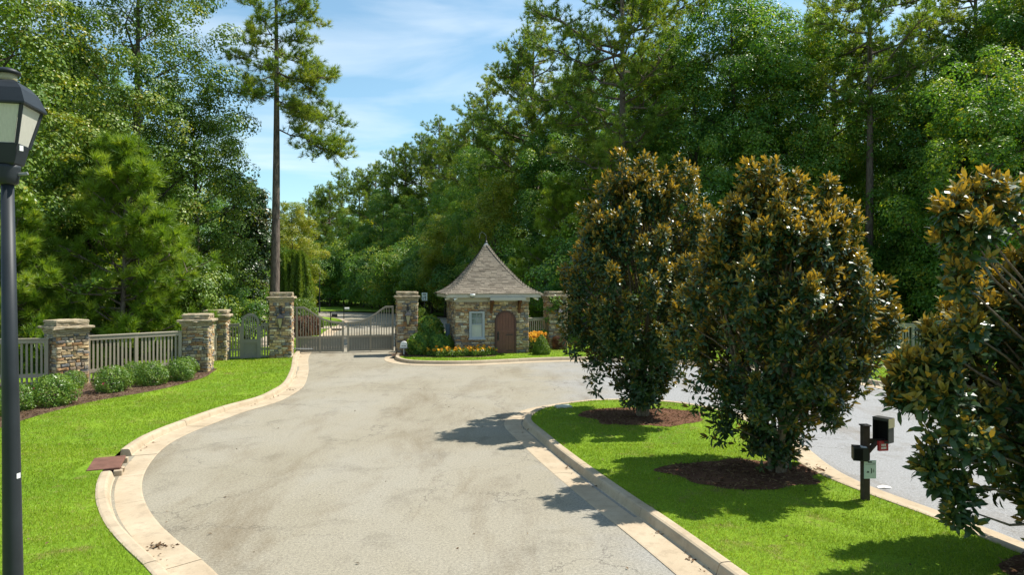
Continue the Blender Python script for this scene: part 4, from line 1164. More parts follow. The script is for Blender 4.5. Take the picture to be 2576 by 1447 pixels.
# ------------------------------------------------------------------ the three bronze-backed magnolias
LEAF_BIG = (np.array([(0, 0, 0), (.25, -.40, .06), (.25, 0, .0), (.25, .40, .06), (.62, -.46, .03), (.62, 0, -.03), (.62, .46, .03), (1, 0, -.12)]),
            np.array([(0, 1, 2), (0, 2, 3), (1, 4, 5), (1, 5, 2), (2, 5, 6), (2, 6, 3), (4, 7, 5), (5, 7, 6)]))
LEAF_ME = []
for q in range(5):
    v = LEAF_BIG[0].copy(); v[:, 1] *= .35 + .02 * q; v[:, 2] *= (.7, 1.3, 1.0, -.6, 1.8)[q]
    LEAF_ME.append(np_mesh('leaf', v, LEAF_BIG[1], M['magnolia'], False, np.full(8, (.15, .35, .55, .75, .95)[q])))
def magnolia(seed, x, y, H, prof, label, nlobe, per, leaf=.19, nparts=300, extra=()):
    rng = np.random.default_rng(seed)
    root = empty('magnolia_tree', (x, y, LZ), 0, label, 'magnolia', 'bronze backed magnolias on the island')
    hs, rs = zip(*prof)
    LC, LR = [], []
    ph = rng.uniform(0, 6.3, 4)
    for i in range(nlobe):
        t = rng.uniform(.05, 1.0) ** .85; az = rng.uniform(0, 2 * PI) if i % 2 else i * 2.399
        R = np.interp(t, hs, rs) * (.92 + .14 * math.sin(3 * az + ph[0] + 4 * t) + .10 * math.sin(5 * az + ph[1] + 9 * t))
        k = rng.uniform(.58, .80) if rng.uniform() < .78 else rng.uniform(.2, .6)
        LC.append((math.cos(az) * R * k, math.sin(az) * R * k, t * H * .93)); LR.append(rng.uniform(.20, .40) * (.75 + .4 * min(1, R)))
    for i in range(80):                  # upright shoots that break the outline
        t = rng.uniform(.22, .95); az = rng.uniform(0, 2 * PI); R = np.interp(t, hs, rs) * rng.uniform(.80, 1.02)
        LC.append((math.cos(az) * R, math.sin(az) * R, t * H * .93 + rng.uniform(.12, .30))); LR.append(rng.uniform(.10, .15))
    for ex, ey, ed, er in extra: LC.append((at(ex, ed) - x, ed - y, zat(ey, ed) - LZ)); LR.append(er)
    nb_ = nlobe; LC = np.array(LC); LR = np.array(LR); nlobe = len(LC)
    LV = np.full(nlobe, 1.55); LV[nb_:nb_ + 80] = 2.9; LV[nb_ + 80:] = 1.9
    D = unit(rng.normal(size=(nlobe, per, 3)) + np.array([0, 0, .35]))
    rr = rng.uniform(.35, 1.0, (nlobe, per, 1)) ** .5
    RP = (LC[:, None] + D * rr * LR[:, None, None] * np.stack([np.ones(nlobe), np.ones(nlobe), LV], 1)[:, None, :]).reshape(-1, 3)
    rad = unit(RP * np.array([1, 1, 0]))
    hf = RP[:, 2:3] / H
    keep = RP[:, 2] > .12
    AX = unit(rad * (.75 - .4 * hf) + np.array([0, 0, 1]) * (.45 + .6 * hf) + D.reshape(-1, 3) * .45 + rng.normal(0, .22, RP.shape))
    RP, AX = RP[keep], AX[keep]; m = len(RP); nl = 9
    sun_tone = np.clip(RP[:, 2] / H * .75 + .12 + .28 * (rr.ravel()[keep] - .7) / .3 + rng.normal(0, .16, m), 0, 1)  # sunlit bronze painted into leaves towards top and outside, shade tone low and inside
    w = unit(np.cross(AX, rng.normal(size=(m, 3)))); u = np.cross(AX, w)
    a = (np.arange(nl) * 2.399)[None, :] + rng.uniform(0, 6.3, (m, 1))
    side = w[:, None] * np.cos(a)[..., None] + u[:, None] * np.sin(a)[..., None]
    op = np.radians(np.array([16, 24, 32, 40, 72, 86, 96, 104, 110.0])[None, :] + rng.normal(0, 9, (m, nl)))[..., None]
    T = AX[:, None] * np.cos(op) + side * np.sin(op) + np.array([0, 0, -.10])
    N = AX[:, None] * np.sin(op) - side * np.cos(op) + rng.normal(0, .16, (m, nl, 3))
    P = RP[:, None] + AX[:, None] * np.linspace(.05, -.10, nl)[None, :, None] + side * .012
    L = leaf * rng.uniform(.75, 1.2, (m, nl)) * np.linspace(.8, 1.08, nl)[None]
    rnd = np.clip(sun_tone[:, None] * np.array([1, 1, .95, .85, .5, .4, .35, .3, .3])[None] + np.array([.16, .12, .08, .0, -.05, -.05, -.05, -.05, -.05])[None] + rng.normal(0, .07, (m, nl)), 0, 1)
    P, T, N, L, rnd = P.reshape(-1, 3), T.reshape(-1, 3), N.reshape(-1, 3), L.ravel(), rnd.ravel()
    # the leaves nearest the viewer are single parts, the others one mass
    tc = unit(np.array([[-x, -y, 1.0]]))[0]
    score = P @ tc + np.abs(P @ np.array([tc[1], -tc[0], 0])) * .25
    order = np.argsort(-score); cand = order[:nparts * 3]; pick = rng.choice(cand, nparts, replace=False)
    mask = np.ones(len(P), bool); mask[pick] = False
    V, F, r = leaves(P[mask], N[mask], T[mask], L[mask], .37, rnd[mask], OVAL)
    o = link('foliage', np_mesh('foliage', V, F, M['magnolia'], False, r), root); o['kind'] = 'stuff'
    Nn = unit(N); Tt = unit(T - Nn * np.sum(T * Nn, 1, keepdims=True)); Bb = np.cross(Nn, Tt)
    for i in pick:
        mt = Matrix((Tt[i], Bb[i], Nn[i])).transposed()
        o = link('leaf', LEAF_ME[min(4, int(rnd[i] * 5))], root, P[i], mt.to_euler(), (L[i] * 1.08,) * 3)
    # stems
    mb = MB(); ns = 11
    for i in range(ns):
        az = i * 2.4 + rng.uniform(-.4, .4); rt = rng.uniform(.25, .8); tt = rng.uniform(.6, .95)
        R = np.interp(tt, hs, rs) * rt
        b = np.array([.10 * math.cos(az), .10 * math.sin(az), -.05]); e = np.array([R * math.cos(az), R * math.sin(az), H * tt])
        Rm = np.interp(.35, hs, rs) * rt * .62
        mid = np.array([Rm * math.cos(az), Rm * math.sin(az), H * .35])
        mb.tube([b, b * 1.2 + np.array([0, 0, .3]), mid * .5 + b * .5 + np.array([0, 0, .12]), mid, (mid + e) / 2 + rv(rng) * .08, e], [.062, .052, .045, .034, .022, .007], 7, False)
    for c in LC:
        R = math.hypot(c[0], c[1]); q = np.array([c[0] * .35, c[1] * .35, max(.15, c[2] * .72)])
        mb.tube([q, (q + c) / 2 + rv(rng) * .06, c], [.020, .014, .006], 5, False)
    mb.build('trunk', M['mag_bark'], root, True)
    return root
PROFM = [(0, .05), (.06, .25), (.13, .72), (.22, 1.25), (.33, 1.75), (.45, 2.02), (.58, 1.98), (.70, 1.66), (.82, 1.15), (.92, .65), (1.0, .3)]
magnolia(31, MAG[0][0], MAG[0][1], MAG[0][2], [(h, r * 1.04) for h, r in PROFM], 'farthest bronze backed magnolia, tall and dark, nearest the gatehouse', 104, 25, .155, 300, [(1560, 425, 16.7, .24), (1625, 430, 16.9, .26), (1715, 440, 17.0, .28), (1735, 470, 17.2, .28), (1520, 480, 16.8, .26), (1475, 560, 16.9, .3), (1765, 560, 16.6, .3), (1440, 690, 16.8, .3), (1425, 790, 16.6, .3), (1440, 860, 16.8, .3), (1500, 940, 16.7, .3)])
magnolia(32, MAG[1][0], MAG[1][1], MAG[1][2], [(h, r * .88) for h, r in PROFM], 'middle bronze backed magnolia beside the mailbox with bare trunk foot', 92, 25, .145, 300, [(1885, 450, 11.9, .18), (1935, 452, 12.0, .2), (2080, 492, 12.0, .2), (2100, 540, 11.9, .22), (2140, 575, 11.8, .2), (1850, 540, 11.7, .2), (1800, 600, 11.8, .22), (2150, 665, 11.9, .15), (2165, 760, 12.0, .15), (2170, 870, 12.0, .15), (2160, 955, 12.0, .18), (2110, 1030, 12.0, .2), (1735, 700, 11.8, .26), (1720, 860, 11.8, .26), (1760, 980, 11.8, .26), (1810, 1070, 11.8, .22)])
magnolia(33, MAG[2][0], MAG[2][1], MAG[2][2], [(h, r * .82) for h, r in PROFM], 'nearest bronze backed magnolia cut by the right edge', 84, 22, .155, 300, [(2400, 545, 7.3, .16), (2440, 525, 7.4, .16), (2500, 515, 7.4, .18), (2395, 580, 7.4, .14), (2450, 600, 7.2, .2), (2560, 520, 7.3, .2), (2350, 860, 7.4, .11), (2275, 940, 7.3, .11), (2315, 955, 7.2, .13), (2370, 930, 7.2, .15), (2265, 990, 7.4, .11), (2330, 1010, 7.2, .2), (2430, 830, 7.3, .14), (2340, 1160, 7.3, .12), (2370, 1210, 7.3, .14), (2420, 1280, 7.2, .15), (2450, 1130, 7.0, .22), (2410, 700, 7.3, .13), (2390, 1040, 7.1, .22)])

# ------------------------------------------------------------------ prototypes
TP = {}
TP['pineA'] = pine(1, 26, .40, 4.6, 64, M['pine'], 16, .34, .050, .30, sub=.42, clump=1.5)
TP['pineB'] = pine(2, 26, .48, 4.3, 56, M['pine'], 16, .34, .050, .28, sub=.42, clump=1.5)
TP['pineC'] = pine(3, 25, .34, 5.6, 76, M['pine'], 16, .34, .044, .32, sub=.40, clump=1.7)
TP['youngA'] = pine(4, 8.2, .04, 3.0, 96, M['pine_bright'], 60, .38, .028, .12, sub=.46, tstep=.55, shape=lambda t: (1.0 - t) ** .62 * (.7 + .5 * min(1, t * 4)))
TP['youngB'] = pine(5, 7.0, .04, 2.5, 88, M['pine_bright'], 60, .38, .028, .11, sub=.46, tstep=.55, shape=lambda t: (1.0 - t) ** .6 * (.7 + .5 * min(1, t * 4)))
TP['gumA'] = broadleaf(6, 21, .16, 4.3, M['gum'], 430, 95, .17, .95, .27)
TP['gumB'] = broadleaf(7, 17, .10, 4.0, M['gum'], 380, 90, .17, .95, .24)
TP['oakA'] = broadleaf(8, 20, .12, 4.6, M['oak'], 380, 80, .20, 1.0, .25)
TP['oakB'] = broadleaf(9, 15, .06, 4.0, M['oak'], 330, 80, .20, 1.0, .20)
TP['oakC'] = broadleaf(10, 22, .22, 4.8, M['oak'], 400, 80, .20, 1.05, .27)
TP['lime'] = broadleaf(12, 13, .10, 3.4, M['lime'], 260, 80, .19, .95, .17)
TP['mag'] = broadleaf(13, 9.5, .03, 1.35, M['evergreen'], 200, 55, .21, .60, .16, gloss_up=.4)
TP['bushA'] = broadleaf(14, 5.0, .02, 2.6, M['oak'], 110, 90, .17, .9, .07)
TP['bushB'] = broadleaf(15, 3.6, .02, 2.2, M['oak'], 90, 90, .16, .8, .06)
TP['bushG'] = broadleaf(16, 4.2, .02, 2.2, M['gum'], 90, 90, .16, .8, .06)

# the tall lone pine beside the gate, its limbs set one by one
pd, pxd = 36.0, 689.0
def hp(x, y, dy): return np.array([at(x, pd) - at(pxd, pd), dy, zat(y, pd) - LZ])
HB = [((694, 322), (762, 338), (838, 385, -.6)), ((762, 338), (800, 372), (884, 402, -.9)), ((740, 330), (790, 355), (852, 352, .5)),
      ((692, 262), (760, 270), (848, 306, .8)), ((690, 250), (740, 262), (800, 318, -1.3)), ((688, 225), (650, 240), (612, 242, -.6)), ((688, 232), (730, 250), (752, 300, 1.2)),
      ((686, 190), (640, 205), (598, 200, .7)), ((687, 178), (760, 200), (842, 208, -.8)), ((687, 172), (740, 190), (806, 246, 1.0)), ((686, 150), (640, 160), (596, 148, -1.0)),
      ((685, 128), (740, 140), (826, 178, .6)), ((684, 118), (650, 120), (604, 96, .4)), ((684, 98), (730, 100), (792, 112, -.9)), ((684, 86), (640, 80), (610, 52, 1.0)),
      ((683, 60), (730, 50), (800, 50, .7)), ((683, 45), (740, 32), (786, 20, -.9)), ((682, 30), (650, 16), (618, 8, -.6)), ((682, 20), (720, 0), (756, -18, .5)),
      ((682, -10), (640, -30), (610, -50, .3)), ((682, -30), (720, -50), (770, -70, -.4)), ((682, -60), (660, -90), (640, -110, .6)), ((682, -80), (710, -110), (735, -140, .2)),
      ((688, 240), (680, 260), (668, 262, -2.2)), ((687, 170), (690, 190), (716, 196, -2.3)), ((684, 90), (690, 80), (690, 60, -2.2)), ((684, 120), (690, 120), (700, 110, 2.2)), ((688, 200), (690, 190), (676, 180, 2.3)),
      ((682, -20), (690, -40), (694, -60, -1.8)), ((682, -90), (682, -120), (680, -165, .1))]
hb = []
for (a0, a1), (b0, b1), (c0, c1, dy) in HB:
    hb.append((hp(a0, a1, dy * .0), hp((b0 + c0) / 2, (b1 + c1) / 2, dy * .6))); hb.append((hp(b0, b1, dy * .4), hp(c0, c1, dy)))
TP['hero'] = pine(40, zat(-150, pd), .9, .6, 4, M['pine'], 26, .30, .026, .27, explicit=hb, sub=.20, tstep=.16, subl=1.4)
place(TP['hero'], 'pine_tree', at(pxd, pd), pd, 'tall lone pine with bare trunk rising behind the left gate pillar', 'pine')

# ------------------------------------------------------------------ left side trees
place(TP['youngA'], 'young_pine', at(300, 27.2), 27.2, 'bushy bright young pine behind the fence between the two fence pillars', 'pine', None, 1.08, 1.0)
place(TP['youngB'], 'young_pine', at(40, 25.0), 25.0, 'bushy bright young pine at the left edge behind the lamp post', 'pine', None, .92, 2.2)
place(TP['youngB'], 'young_pine', at(235, 31.5), 31.5, 'taller dim young pine standing behind the bushy bright one', 'pine', None, 1.35, 4.0)
place(TP['gumA'], 'sweetgum_tree', at(345, 33.0), 33.0, 'large sweetgum with dark upright trunk left of the lone pine', 'tree', None, 1.0, .6)
place(TP['gumB'], 'sweetgum_tree', at(500, 36.0), 36.0, 'broad leafy tree filling in right of the large sweetgum', 'tree', None, .80, 2.0)
place(TP['gumB'], 'sweetgum_tree', at(-30, 28.0), 28.0, 'leafy tree behind the street lamp at the left edge', 'tree', None, 1.08, 3.6)
place(TP['mag'], 'evergreen_tree', at(620, 38.0), 38.0, 'dark glossy evergreen magnolia between the footgate and the lone pine', 'magnolia', None, 1.0, .4)
place(TP['pineC'], 'pine_tree', at(165, 44.0), 44.0, 'pine seen behind the sweetgum, left of its trunk', 'pine', None, .78, .9)
place(TP['bushG'], 'understory_tree', at(470, 31.5), 31.5, 'low leafy tree behind the left fence right of the young pine', 'tree', None, .95, 1.4)
place(TP['bushA'], 'understory_tree', at(560, 34.5), 34.5, 'low dark tree behind the footgate', 'tree', None, .62, 2.4)
place(TP['bushA'], 'understory_tree', at(140, 28.5), 28.5, 'low dark tree between the two bright young pines', 'tree', None, .9, .2)
wr_ = random.Random(77)
for i, (x, d, k, s) in enumerate([(-120, 36, 'oakA', 1), (60, 42, 'oakB', 1.0), (230, 46, 'oakC', .85), (430, 48, 'oakB', .85), (540, 52, 'oakB', .78), (-60, 50, 'oakA', 1), (330, 58, 'oakA', .9), (120, 60, 'pineB', .85), (610, 64, 'oakB', .66), (440, 66, 'oakA', .62), (560, 78, 'pineB', .58)]):
    place(TP[k], 'background_tree', at(x, d), d, 'leafy tree of the left wood', 'tree', 'trees of the left wood', s * wr_.uniform(.95, 1.05), wr_.uniform(0, 6.3))
for i, (x, d, s) in enumerate([(20, 34, .9), (200, 36, 1.0), (330, 37, .9), (420, 40, 1.0), (520, 42, 1), (590, 46, .9), (625, 52, .6), (-80, 31, 1.0)]):
    place(TP[('bushA', 'bushB')[i % 2]], 'undergrowth_shrub', at(x, d), d, 'undergrowth shrub of the left wood', 'shrub', 'undergrowth of the left wood', s, wr_.uniform(0, 6.3))

# ------------------------------------------------------------------ far trees beyond the gate
place(TP['lime'], 'willow_tree', at(738, 74), 74, 'yellow green tree behind the conifers beyond the gate', 'tree', None, .9, .3)
place(TP['pineB'], 'pine_tree', at(712, 118), 118, 'small distant pine crown right behind the lone pine trunk', 'pine', None, .66, 1.0)
FARP = [(775, 100, .62, 'pineA'), (830, 125, .82, 'pineC'), (862, 138, .98, 'pineB'), (905, 122, .94, 'pineA'), (945, 118, .98, 'pineC'), (990, 108, .94, 'pineA'), (1020, 100, .9, 'pineB'),
        (1062, 102, 1.0, 'pineC'), (1105, 98, 1.0, 'pineA'), (1150, 92, .94, 'pineC'), (1190, 84, .98, 'pineA'), (1225, 74, .98, 'pineB'), (800, 142, .9, 'pineA'), (880, 105, .7, 'oakA'), (960, 98, .72, 'oakC'), (1040, 92, .75, 'oakA'),
        (1120, 84, .72, 'oakC'), (845, 110, .62, 'oakB'), (925, 104, .75, 'oakB'), (1000, 95, .8, 'oakB'), (1080, 86, .7, 'oakB'), (1165, 76, .7, 'oakA'), (790, 116, .68, 'oakB'), (740, 128, .55, 'oakA'), (690, 110, .5, 'oakB'), (1210, 66, .75, 'oakC'), (770, 160, .8, 'oakA'), (820, 158, .85, 'oakC'), (880, 152, .9, 'oakA'), (940, 146, .85, 'oakC'), (1000, 136, .9, 'oakA'), (1060, 128, .9, 'oakC'), (1130, 120, .9, 'oakA'), (1200, 108, .9, 'oakC'), (1270, 100, .9, 'oakA'), (720, 150, .6, 'oakC'), (660, 130, .5, 'oakA')]
for x, d, s, k in FARP:
    pn = k.startswith('pine')
    place(TP[k], 'pine_tree' if pn else 'background_tree', at(x, d), d, 'pine of the far wood' if pn else 'leafy tree of the far wood', 'pine' if pn else 'tree',
          'pines of the far wood' if pn else 'leafy trees of the far wood', s * wr_.uniform(.96, 1.04), wr_.uniform(0, 6.3))
for i in range(52):
    x = 700 + (i % 26) * 21 + wr_.uniform(-8, 8); d = 106 - ((i % 26) / 26) * 42 + wr_.uniform(-4, 6) + (14 if i >= 26 else 0)
    place(TP[('bushA', 'bushB', 'bushA')[i % 3]], 'undergrowth_shrub', at(x, d), d, 'undergrowth shrub of the far wood', 'shrub', 'undergrowth of the far wood', wr_.uniform(1.0, 1.6) * (1.35 if i >= 26 else 1), wr_.uniform(0, 6.3))

# ------------------------------------------------------------------ right wood
place(TP['pineC'], 'pine_tree', at(1556, 46), 46, 'huge spreading pine rising behind the farthest magnolia', 'pine', None, 1.12, 2.6)
place(TP['pineC'], 'pine_tree', at(1345, 62), 62, 'tall pine leaning over the gatehouse roof line', 'pine', None, 1.06, 5.0)
place(TP['pineB'], 'pine_tree', at(2183, 43), 43, 'tall pine with dark trunk showing between the two right magnolias', 'pine', None, 1.06, 1.2)
place(TP['pineB'], 'pine_tree', at(2452, 46), 46, 'tall bare trunked pine near the right edge', 'pine', None, 1.1, 3.3)
place(TP['lime'], 'yellow_green_tree', at(1250, 58), 58, 'yellow green tree behind the gatehouse roof', 'tree', None, .92, .3)
place(TP['youngA'], 'young_pine', at(1405, 47), 47, 'light green young pine left of the farthest magnolia', 'pine', None, 1.25, .3)
place(TP['lime'], 'yellow_green_tree', at(1120, 68), 68, 'yellowish tree left of the gatehouse roof', 'tree', None, .74, 2.3)
RW = [(1290, 72, 'oakA', 1.0), (1400, 56, 'oakB', 1.0), (1480, 60, 'oakC', 1.0), (1440, 74, 'pineA', 1.0), (1640, 52, 'oakC', .95), (1700, 58, 'pineB', 1.05), (1760, 47, 'oakA', 1.05), (1850, 46, 'oakC', 1.05), (1940, 48, 'oakA', 1.1),
      (2020, 46, 'oakC', .95), (2090, 52, 'pineC', 1.0), (2110, 55, 'oakB', 1.1), (2250, 50, 'oakC', .85), (2320, 44, 'oakA', .95), (2400, 42, 'oakB', 1.1), (2500, 44, 'oakA', 1.05), (2570, 42, 'oakC', 1.0), (2300, 60, 'pineA', 1.0), (2520, 58, 'pineC', 1.0),
      (1580, 66, 'oakA', 1), (1900, 64, 'pineA', 1.0), (1980, 68, 'oakA', 1), (2150, 66, 'oakA', .9), (2400, 66, 'oakC', 1), (2640, 50, 'oakA', 1.1), (2720, 40, 'oakC', 1.0), (1350, 84, 'oakC', 1), (1520, 88, 'pineA', 1), (1680, 80, 'oakA', 1), (1820, 84, 'oakC', 1), (2060, 84, 'oakC', 1), (2260, 82, 'oakA', .95), (2480, 80, 'oakC', 1.0)]
for x, d, k, s in RW:
    pn = k.startswith('pine')
    place(TP[k], 'pine_tree' if pn else 'background_tree', at(x, d), d, 'pine of the right wood' if pn else 'leafy tree of the right wood', 'pine' if pn else 'tree',
          'pines of the right wood' if pn else 'leafy trees of the right wood', s * wr_.uniform(.96, 1.05), wr_.uniform(0, 6.3))
for x, y, s, lab in [(24.5, 34.5, 1.0, 'leafy tree right behind the shaded right fence'), (29.5, 36.5, 1.1, 'leafy tree beyond the right edge shading the fence')]:
    place(TP['oakB'], 'background_tree', x, y, lab, 'tree', None, s, wr_.uniform(0, 6.3))
for i in range(34):
    x = 1240 + i * 42 + wr_.uniform(-15, 15); d = wr_.uniform(41, 52) if x > 1420 else wr_.uniform(50, 62)
    place(TP[('bushA', 'bushB')[i % 2]], 'undergrowth_shrub', at(x, d), d, 'undergrowth shrub of the right wood', 'shrub', 'undergrowth of the right wood', wr_.uniform(.9, 1.35), wr_.uniform(0, 6.3))
# ------------------------------------------------------------------ shrubs and flowers
dome = lambda R: (lambda t: R * (math.sqrt(max(0, 1 - (max(0, t - .38) / .62) ** 2)) if t > .38 else .70 + .30 * math.sin(t / .38 * PI / 2)))
cone = lambda R: (lambda t: R * ((1 - t) ** .62) * (.75 + .25 * min(1, t * 5)))
AZ = [shrub(50 + k, .76, dome(.50), M['shrub'], 3400, .058, .18, 8, .35, .5) for k in range(3)]
azs = [(-70, 1060, 1.0, 'azalea shrub left of the lamp post at the picture edge'), (14, 1040, .92, 'azalea shrub half hidden by the lamp post'), (112, 1026, 1.12, 'large round azalea shrub just right of the lamp post'), (166, 982, .74, 'small azalea shrub at the foot of the sunlit fence pillar'),
       (265, 990, 1.05, 'azalea shrub right of the sunlit fence pillar, first of that row'), (322, 968, .92, 'azalea shrub set back close to the fence, second of the row'), (366, 973, 1.0, 'azalea shrub in the middle of the fence panel, third of the row'),
       (440, 961, .98, 'azalea shrub near the right end of the fence panel'), (455, 944, .85, 'smallest azalea shrub against the right fence end')]
fl_rng = random.Random(3)
for i, (x, y, s, lab) in enumerate(azs):
    gx, gy = G(x, y, LZ)
    o = place(AZ[i % 3], 'azalea_shrub', gx, gy + .35, lab, 'shrub', 'azaleas along the left fence', s, i * 1.7, LZ, SHP)
    if i in (1, 2, 4, 8):
        for k in range(1):
            a = fl_rng.uniform(-2.4, -.9) - i * 1.7; rr = .50
            pts = [(0, 0, 0)] + [(.035 * math.cos(q), .035 * math.sin(q), .015) for q in [2 * PI * j / 6 for j in range(6)]]
            m = MB().add(pts, [(0, 1, 2), (0, 2, 3), (0, 3, 4), (0, 4, 5), (0, 5, 6), (0, 6, 1)])
            m.build('flower', M['pink'], o, False, (rr * math.cos(a), rr * math.sin(a), fl_rng.uniform(.28, .6)), (1.1, 0, a + PI / 2))

CONE = shrub(60, 1.0, cone(.42), M['hedge'], 5200, .055, .05, 3, .1, .22)
DOME = shrub(61, 1.0, dome(.62), M['hedge'], 6000, .06, .06, 4, .2, .22)
HOL = shrub(62, 1.0, dome(.55), M['oak'], 4200, .09, .20, 6, .3, .45)
REDH = shrub(63, 1.0, lambda t: .55 * (1 - max(0, t - .75) ** 2 * 7), M['red_hedge'], 6500, .07, .10, 5, .2, .3)
def shp(pair, name, x, y, s, sz, label, cat, group=None, rz=0.0, xy=None):
    gx, gy = xy or G(x, y, LZ)
    return place(pair, name, gx, gy, label, cat, group, s, rz, LZ, SHP, sz)
shp(CONE, 'cone_topiary', 1130, 890, .85, .88, 'small clipped cone shrub among yellow flowers at the gatehouse corner', 'topiary')
shp(CONE, 'cone_topiary', 1362, 892, 1.15, .90, 'dark clipped cone shrub right of the gatehouse door', 'topiary', None, 1.0)
shp(HOL, 'holly_shrub', 1078, 889, 1.3, 1.75, 'tall dark holly shrub between right gate pillar and gatehouse', 'shrub', None, .0, (-3.95, 32.6))
shp(HOL, 'holly_shrub', 0, 0, 1.0, 1.0, 'low dark holly shrub in front of the tall one', 'shrub', None, 2.0, (-4.25, 31.4))
shp(HOL, 'holly_shrub', 0, 0, .9, .95, 'low dark shrub close to the blue grey utility post', 'shrub', None, 4.0, (-3.35, 31.2))
shp(DOME, 'light_shrub', 0, 0, .9, 2.05, 'light green sunlit shrub peeping out behind the right gate pillar', 'shrub', None, .5, (-4.55, 34.1))
shp(CONE, 'cone_topiary', 0, 0, 1.65, 3.0, 'tall clipped cone shrub beyond the gate beside the street lamp', 'topiary', None, .3, (at(773, 46.5), 46.5))
shp(DOME, 'dome_topiary', 0, 0, 2.05, 2.35, 'large clipped dome shrub behind the left gate leaf', 'topiary', None, .9, (at(752, 43.5), 43.5))
shp(DOME, 'dome_topiary', 0, 0, .75, .95, 'small clipped dome shrub at the foot of the tall cone', 'topiary', None, 1.9, (at(790, 48), 48))
shp(DOME, 'dome_topiary', 0, 0, .6, .85, 'small dark clipped dome shrub by the far street lamp foot', 'topiary', None, 2.9, (at(803, 50), 50))
for i, (x, d) in enumerate(((742, 41.5), (762, 42.2), (782, 43.0))):
    shp(REDH, 'plum_hedge', 0, 0, 1.0, 1.25, ('left', 'middle', 'right')[i] + ' section of the plum coloured hedge behind the left gate leaf', 'hedge', 'plum hedge sections', i * 2.0, (at(x, d), d))
def arbor(seed, H, R):
    rng = np.random.default_rng(seed); n = 14000
    t = rng.uniform(0, 1, n) ** .9; az = rng.uniform(0, 2 * PI, n)
    r = R * (1 - t) ** .42 * (.8 + .2 * np.minimum(1, t * 6)) * (1 + .16 * np.sin(7 * az + 3 * t) + .10 * np.sin(17 * az)); k = 1 - .35 * rng.uniform(0, 1, n) ** 2
    P = np.stack([np.cos(az) * r * k, np.sin(az) * r * k, t * H], 1); O = np.stack([np.cos(az), np.sin(az), .2 + 0 * t], 1)
    V, F, rr = leaves(P, O + rng.normal(0, .4, (n, 3)), np.array([0, 0, 1.0]) + O * .25 + rng.normal(0, .22, (n, 3)), .20 * rng.uniform(.7, 1.4, n), .32, np.clip(.5 + .3 * np.sin(7 * az + 3 * t) + rng.normal(0, .15, n), 0, 1))
    return MB().tube([(0, 0, -.1), (0, 0, H * .8)], [.12, .02], 7).mesh('trunk', M['bark'], True), np_mesh('crown', V, F, M['hedge'], False, rr)
ARB = arbor(70, 5.6, 1.15)
for i, (x, d, s) in enumerate(((712, 50, .96), (735, 51, 1.0), (756, 50, .98))):
    place(ARB, 'arborvitae', at(x, d), d, ('left', 'middle', 'right')[i] + ' of the three upright conifers beyond the gate', 'conifer', 'upright conifers beyond the gate', s, i * 2.1)

# yellow flowers: petals and dark centres over leafy clumps
def flower_clump(seed, R, H, nf, mat='flower'):
    rng = np.random.default_rng(seed)
    n = 420
    az = rng.uniform(0, 6.3, n); r = R * np.sqrt(rng.uniform(0, 1, n)); z = rng.uniform(.02, H * .8, n)
    P = np.stack([np.cos(az) * r, np.sin(az) * r, z], 1)
    V, F, rr = leaves(P, rng.normal(size=(n, 3)) + np.array([0, 0, .8]), rng.normal(size=(n, 3)) + np.array([0, 0, .4]), .10 * rng.uniform(.6, 1.3, n), .4, rng.uniform(0, 1, n))
    fol = np_mesh('foliage', V, F, M['shrub'], False, rr)
    V2, F2, R2 = [], [], []; cen = MB(); off = 0
    for i in range(nf):
        a = rng.uniform(0, 6.3); q = R * math.sqrt(rng.uniform(0, 1)); c = np.array([math.cos(a) * q, math.sin(a) * q, H * rng.uniform(.6, 1.12)])
        ax = unit(np.array([rng.normal(0, .5), -.55 + rng.normal(0, .4), .7]))
        w = unit(np.cross(ax, rng.normal(size=3))); u = np.cross(ax, w); k = 9
        an = np.arange(k) * 2 * PI / k
        T = w[None] * np.cos(an)[:, None] + u[None] * np.sin(an)[:, None]
        v, f, r_ = leaves(np.repeat(c[None], k, 0) + T * .008, np.repeat(ax[None], k, 0), T + ax * .1, np.full(k, .062), .55, np.full(k, rng.uniform(0, 1)))
        V2.append(v); F2.append(f + off); R2.append(r_); off += len(v)
        cen.tube([c - ax * .004, c + ax * .012], [.016, .010], 6)
        cen.tube([(c[0] * .7, c[1] * .7, 0), c - ax * .006], .004, 3, False)
    return fol, np_mesh('flowers', np.concatenate(V2), np.concatenate(F2), M[mat], False, np.concatenate(R2)), cen.mesh('flower_centres', M['brown_post'])
FLW = [flower_clump(80 + k, .36, .40, 15) for k in range(3)]
FLT = [flower_clump(85 + k, .34, .85, 46) for k in range(2)]
spots = [(-3.55, 30.75), (-3.15, 30.5), (-2.85, 30.75), (-2.55, 30.55), (-2.2, 30.75), (-1.9, 30.85), (-1.6, 30.75), (-1.3, 30.95), (-1.0, 31.15), (-1.45, 31.2)]
names_ = ('leftmost', 'second from the left', 'third from the left', 'fourth from the left', 'fifth from the left', 'sixth from the left', 'seventh from the left', 'eighth from the left', 'last before the door', 'rearmost under the window')
for i, (x, y) in enumerate(spots):
    o = place(FLW[i % 3], 'yellow_flower_clump', x, y, 'clump of yellow daisies below the gatehouse window, ' + names_[i], 'flowers', 'yellow flowers before the gatehouse', SR.uniform(.85, 1.1), SR.uniform(-.5, .5), LZ, ('foliage', 'flowers', 'flower_centres'))
    for c_ in o.children: c_['kind'] = 'stuff'
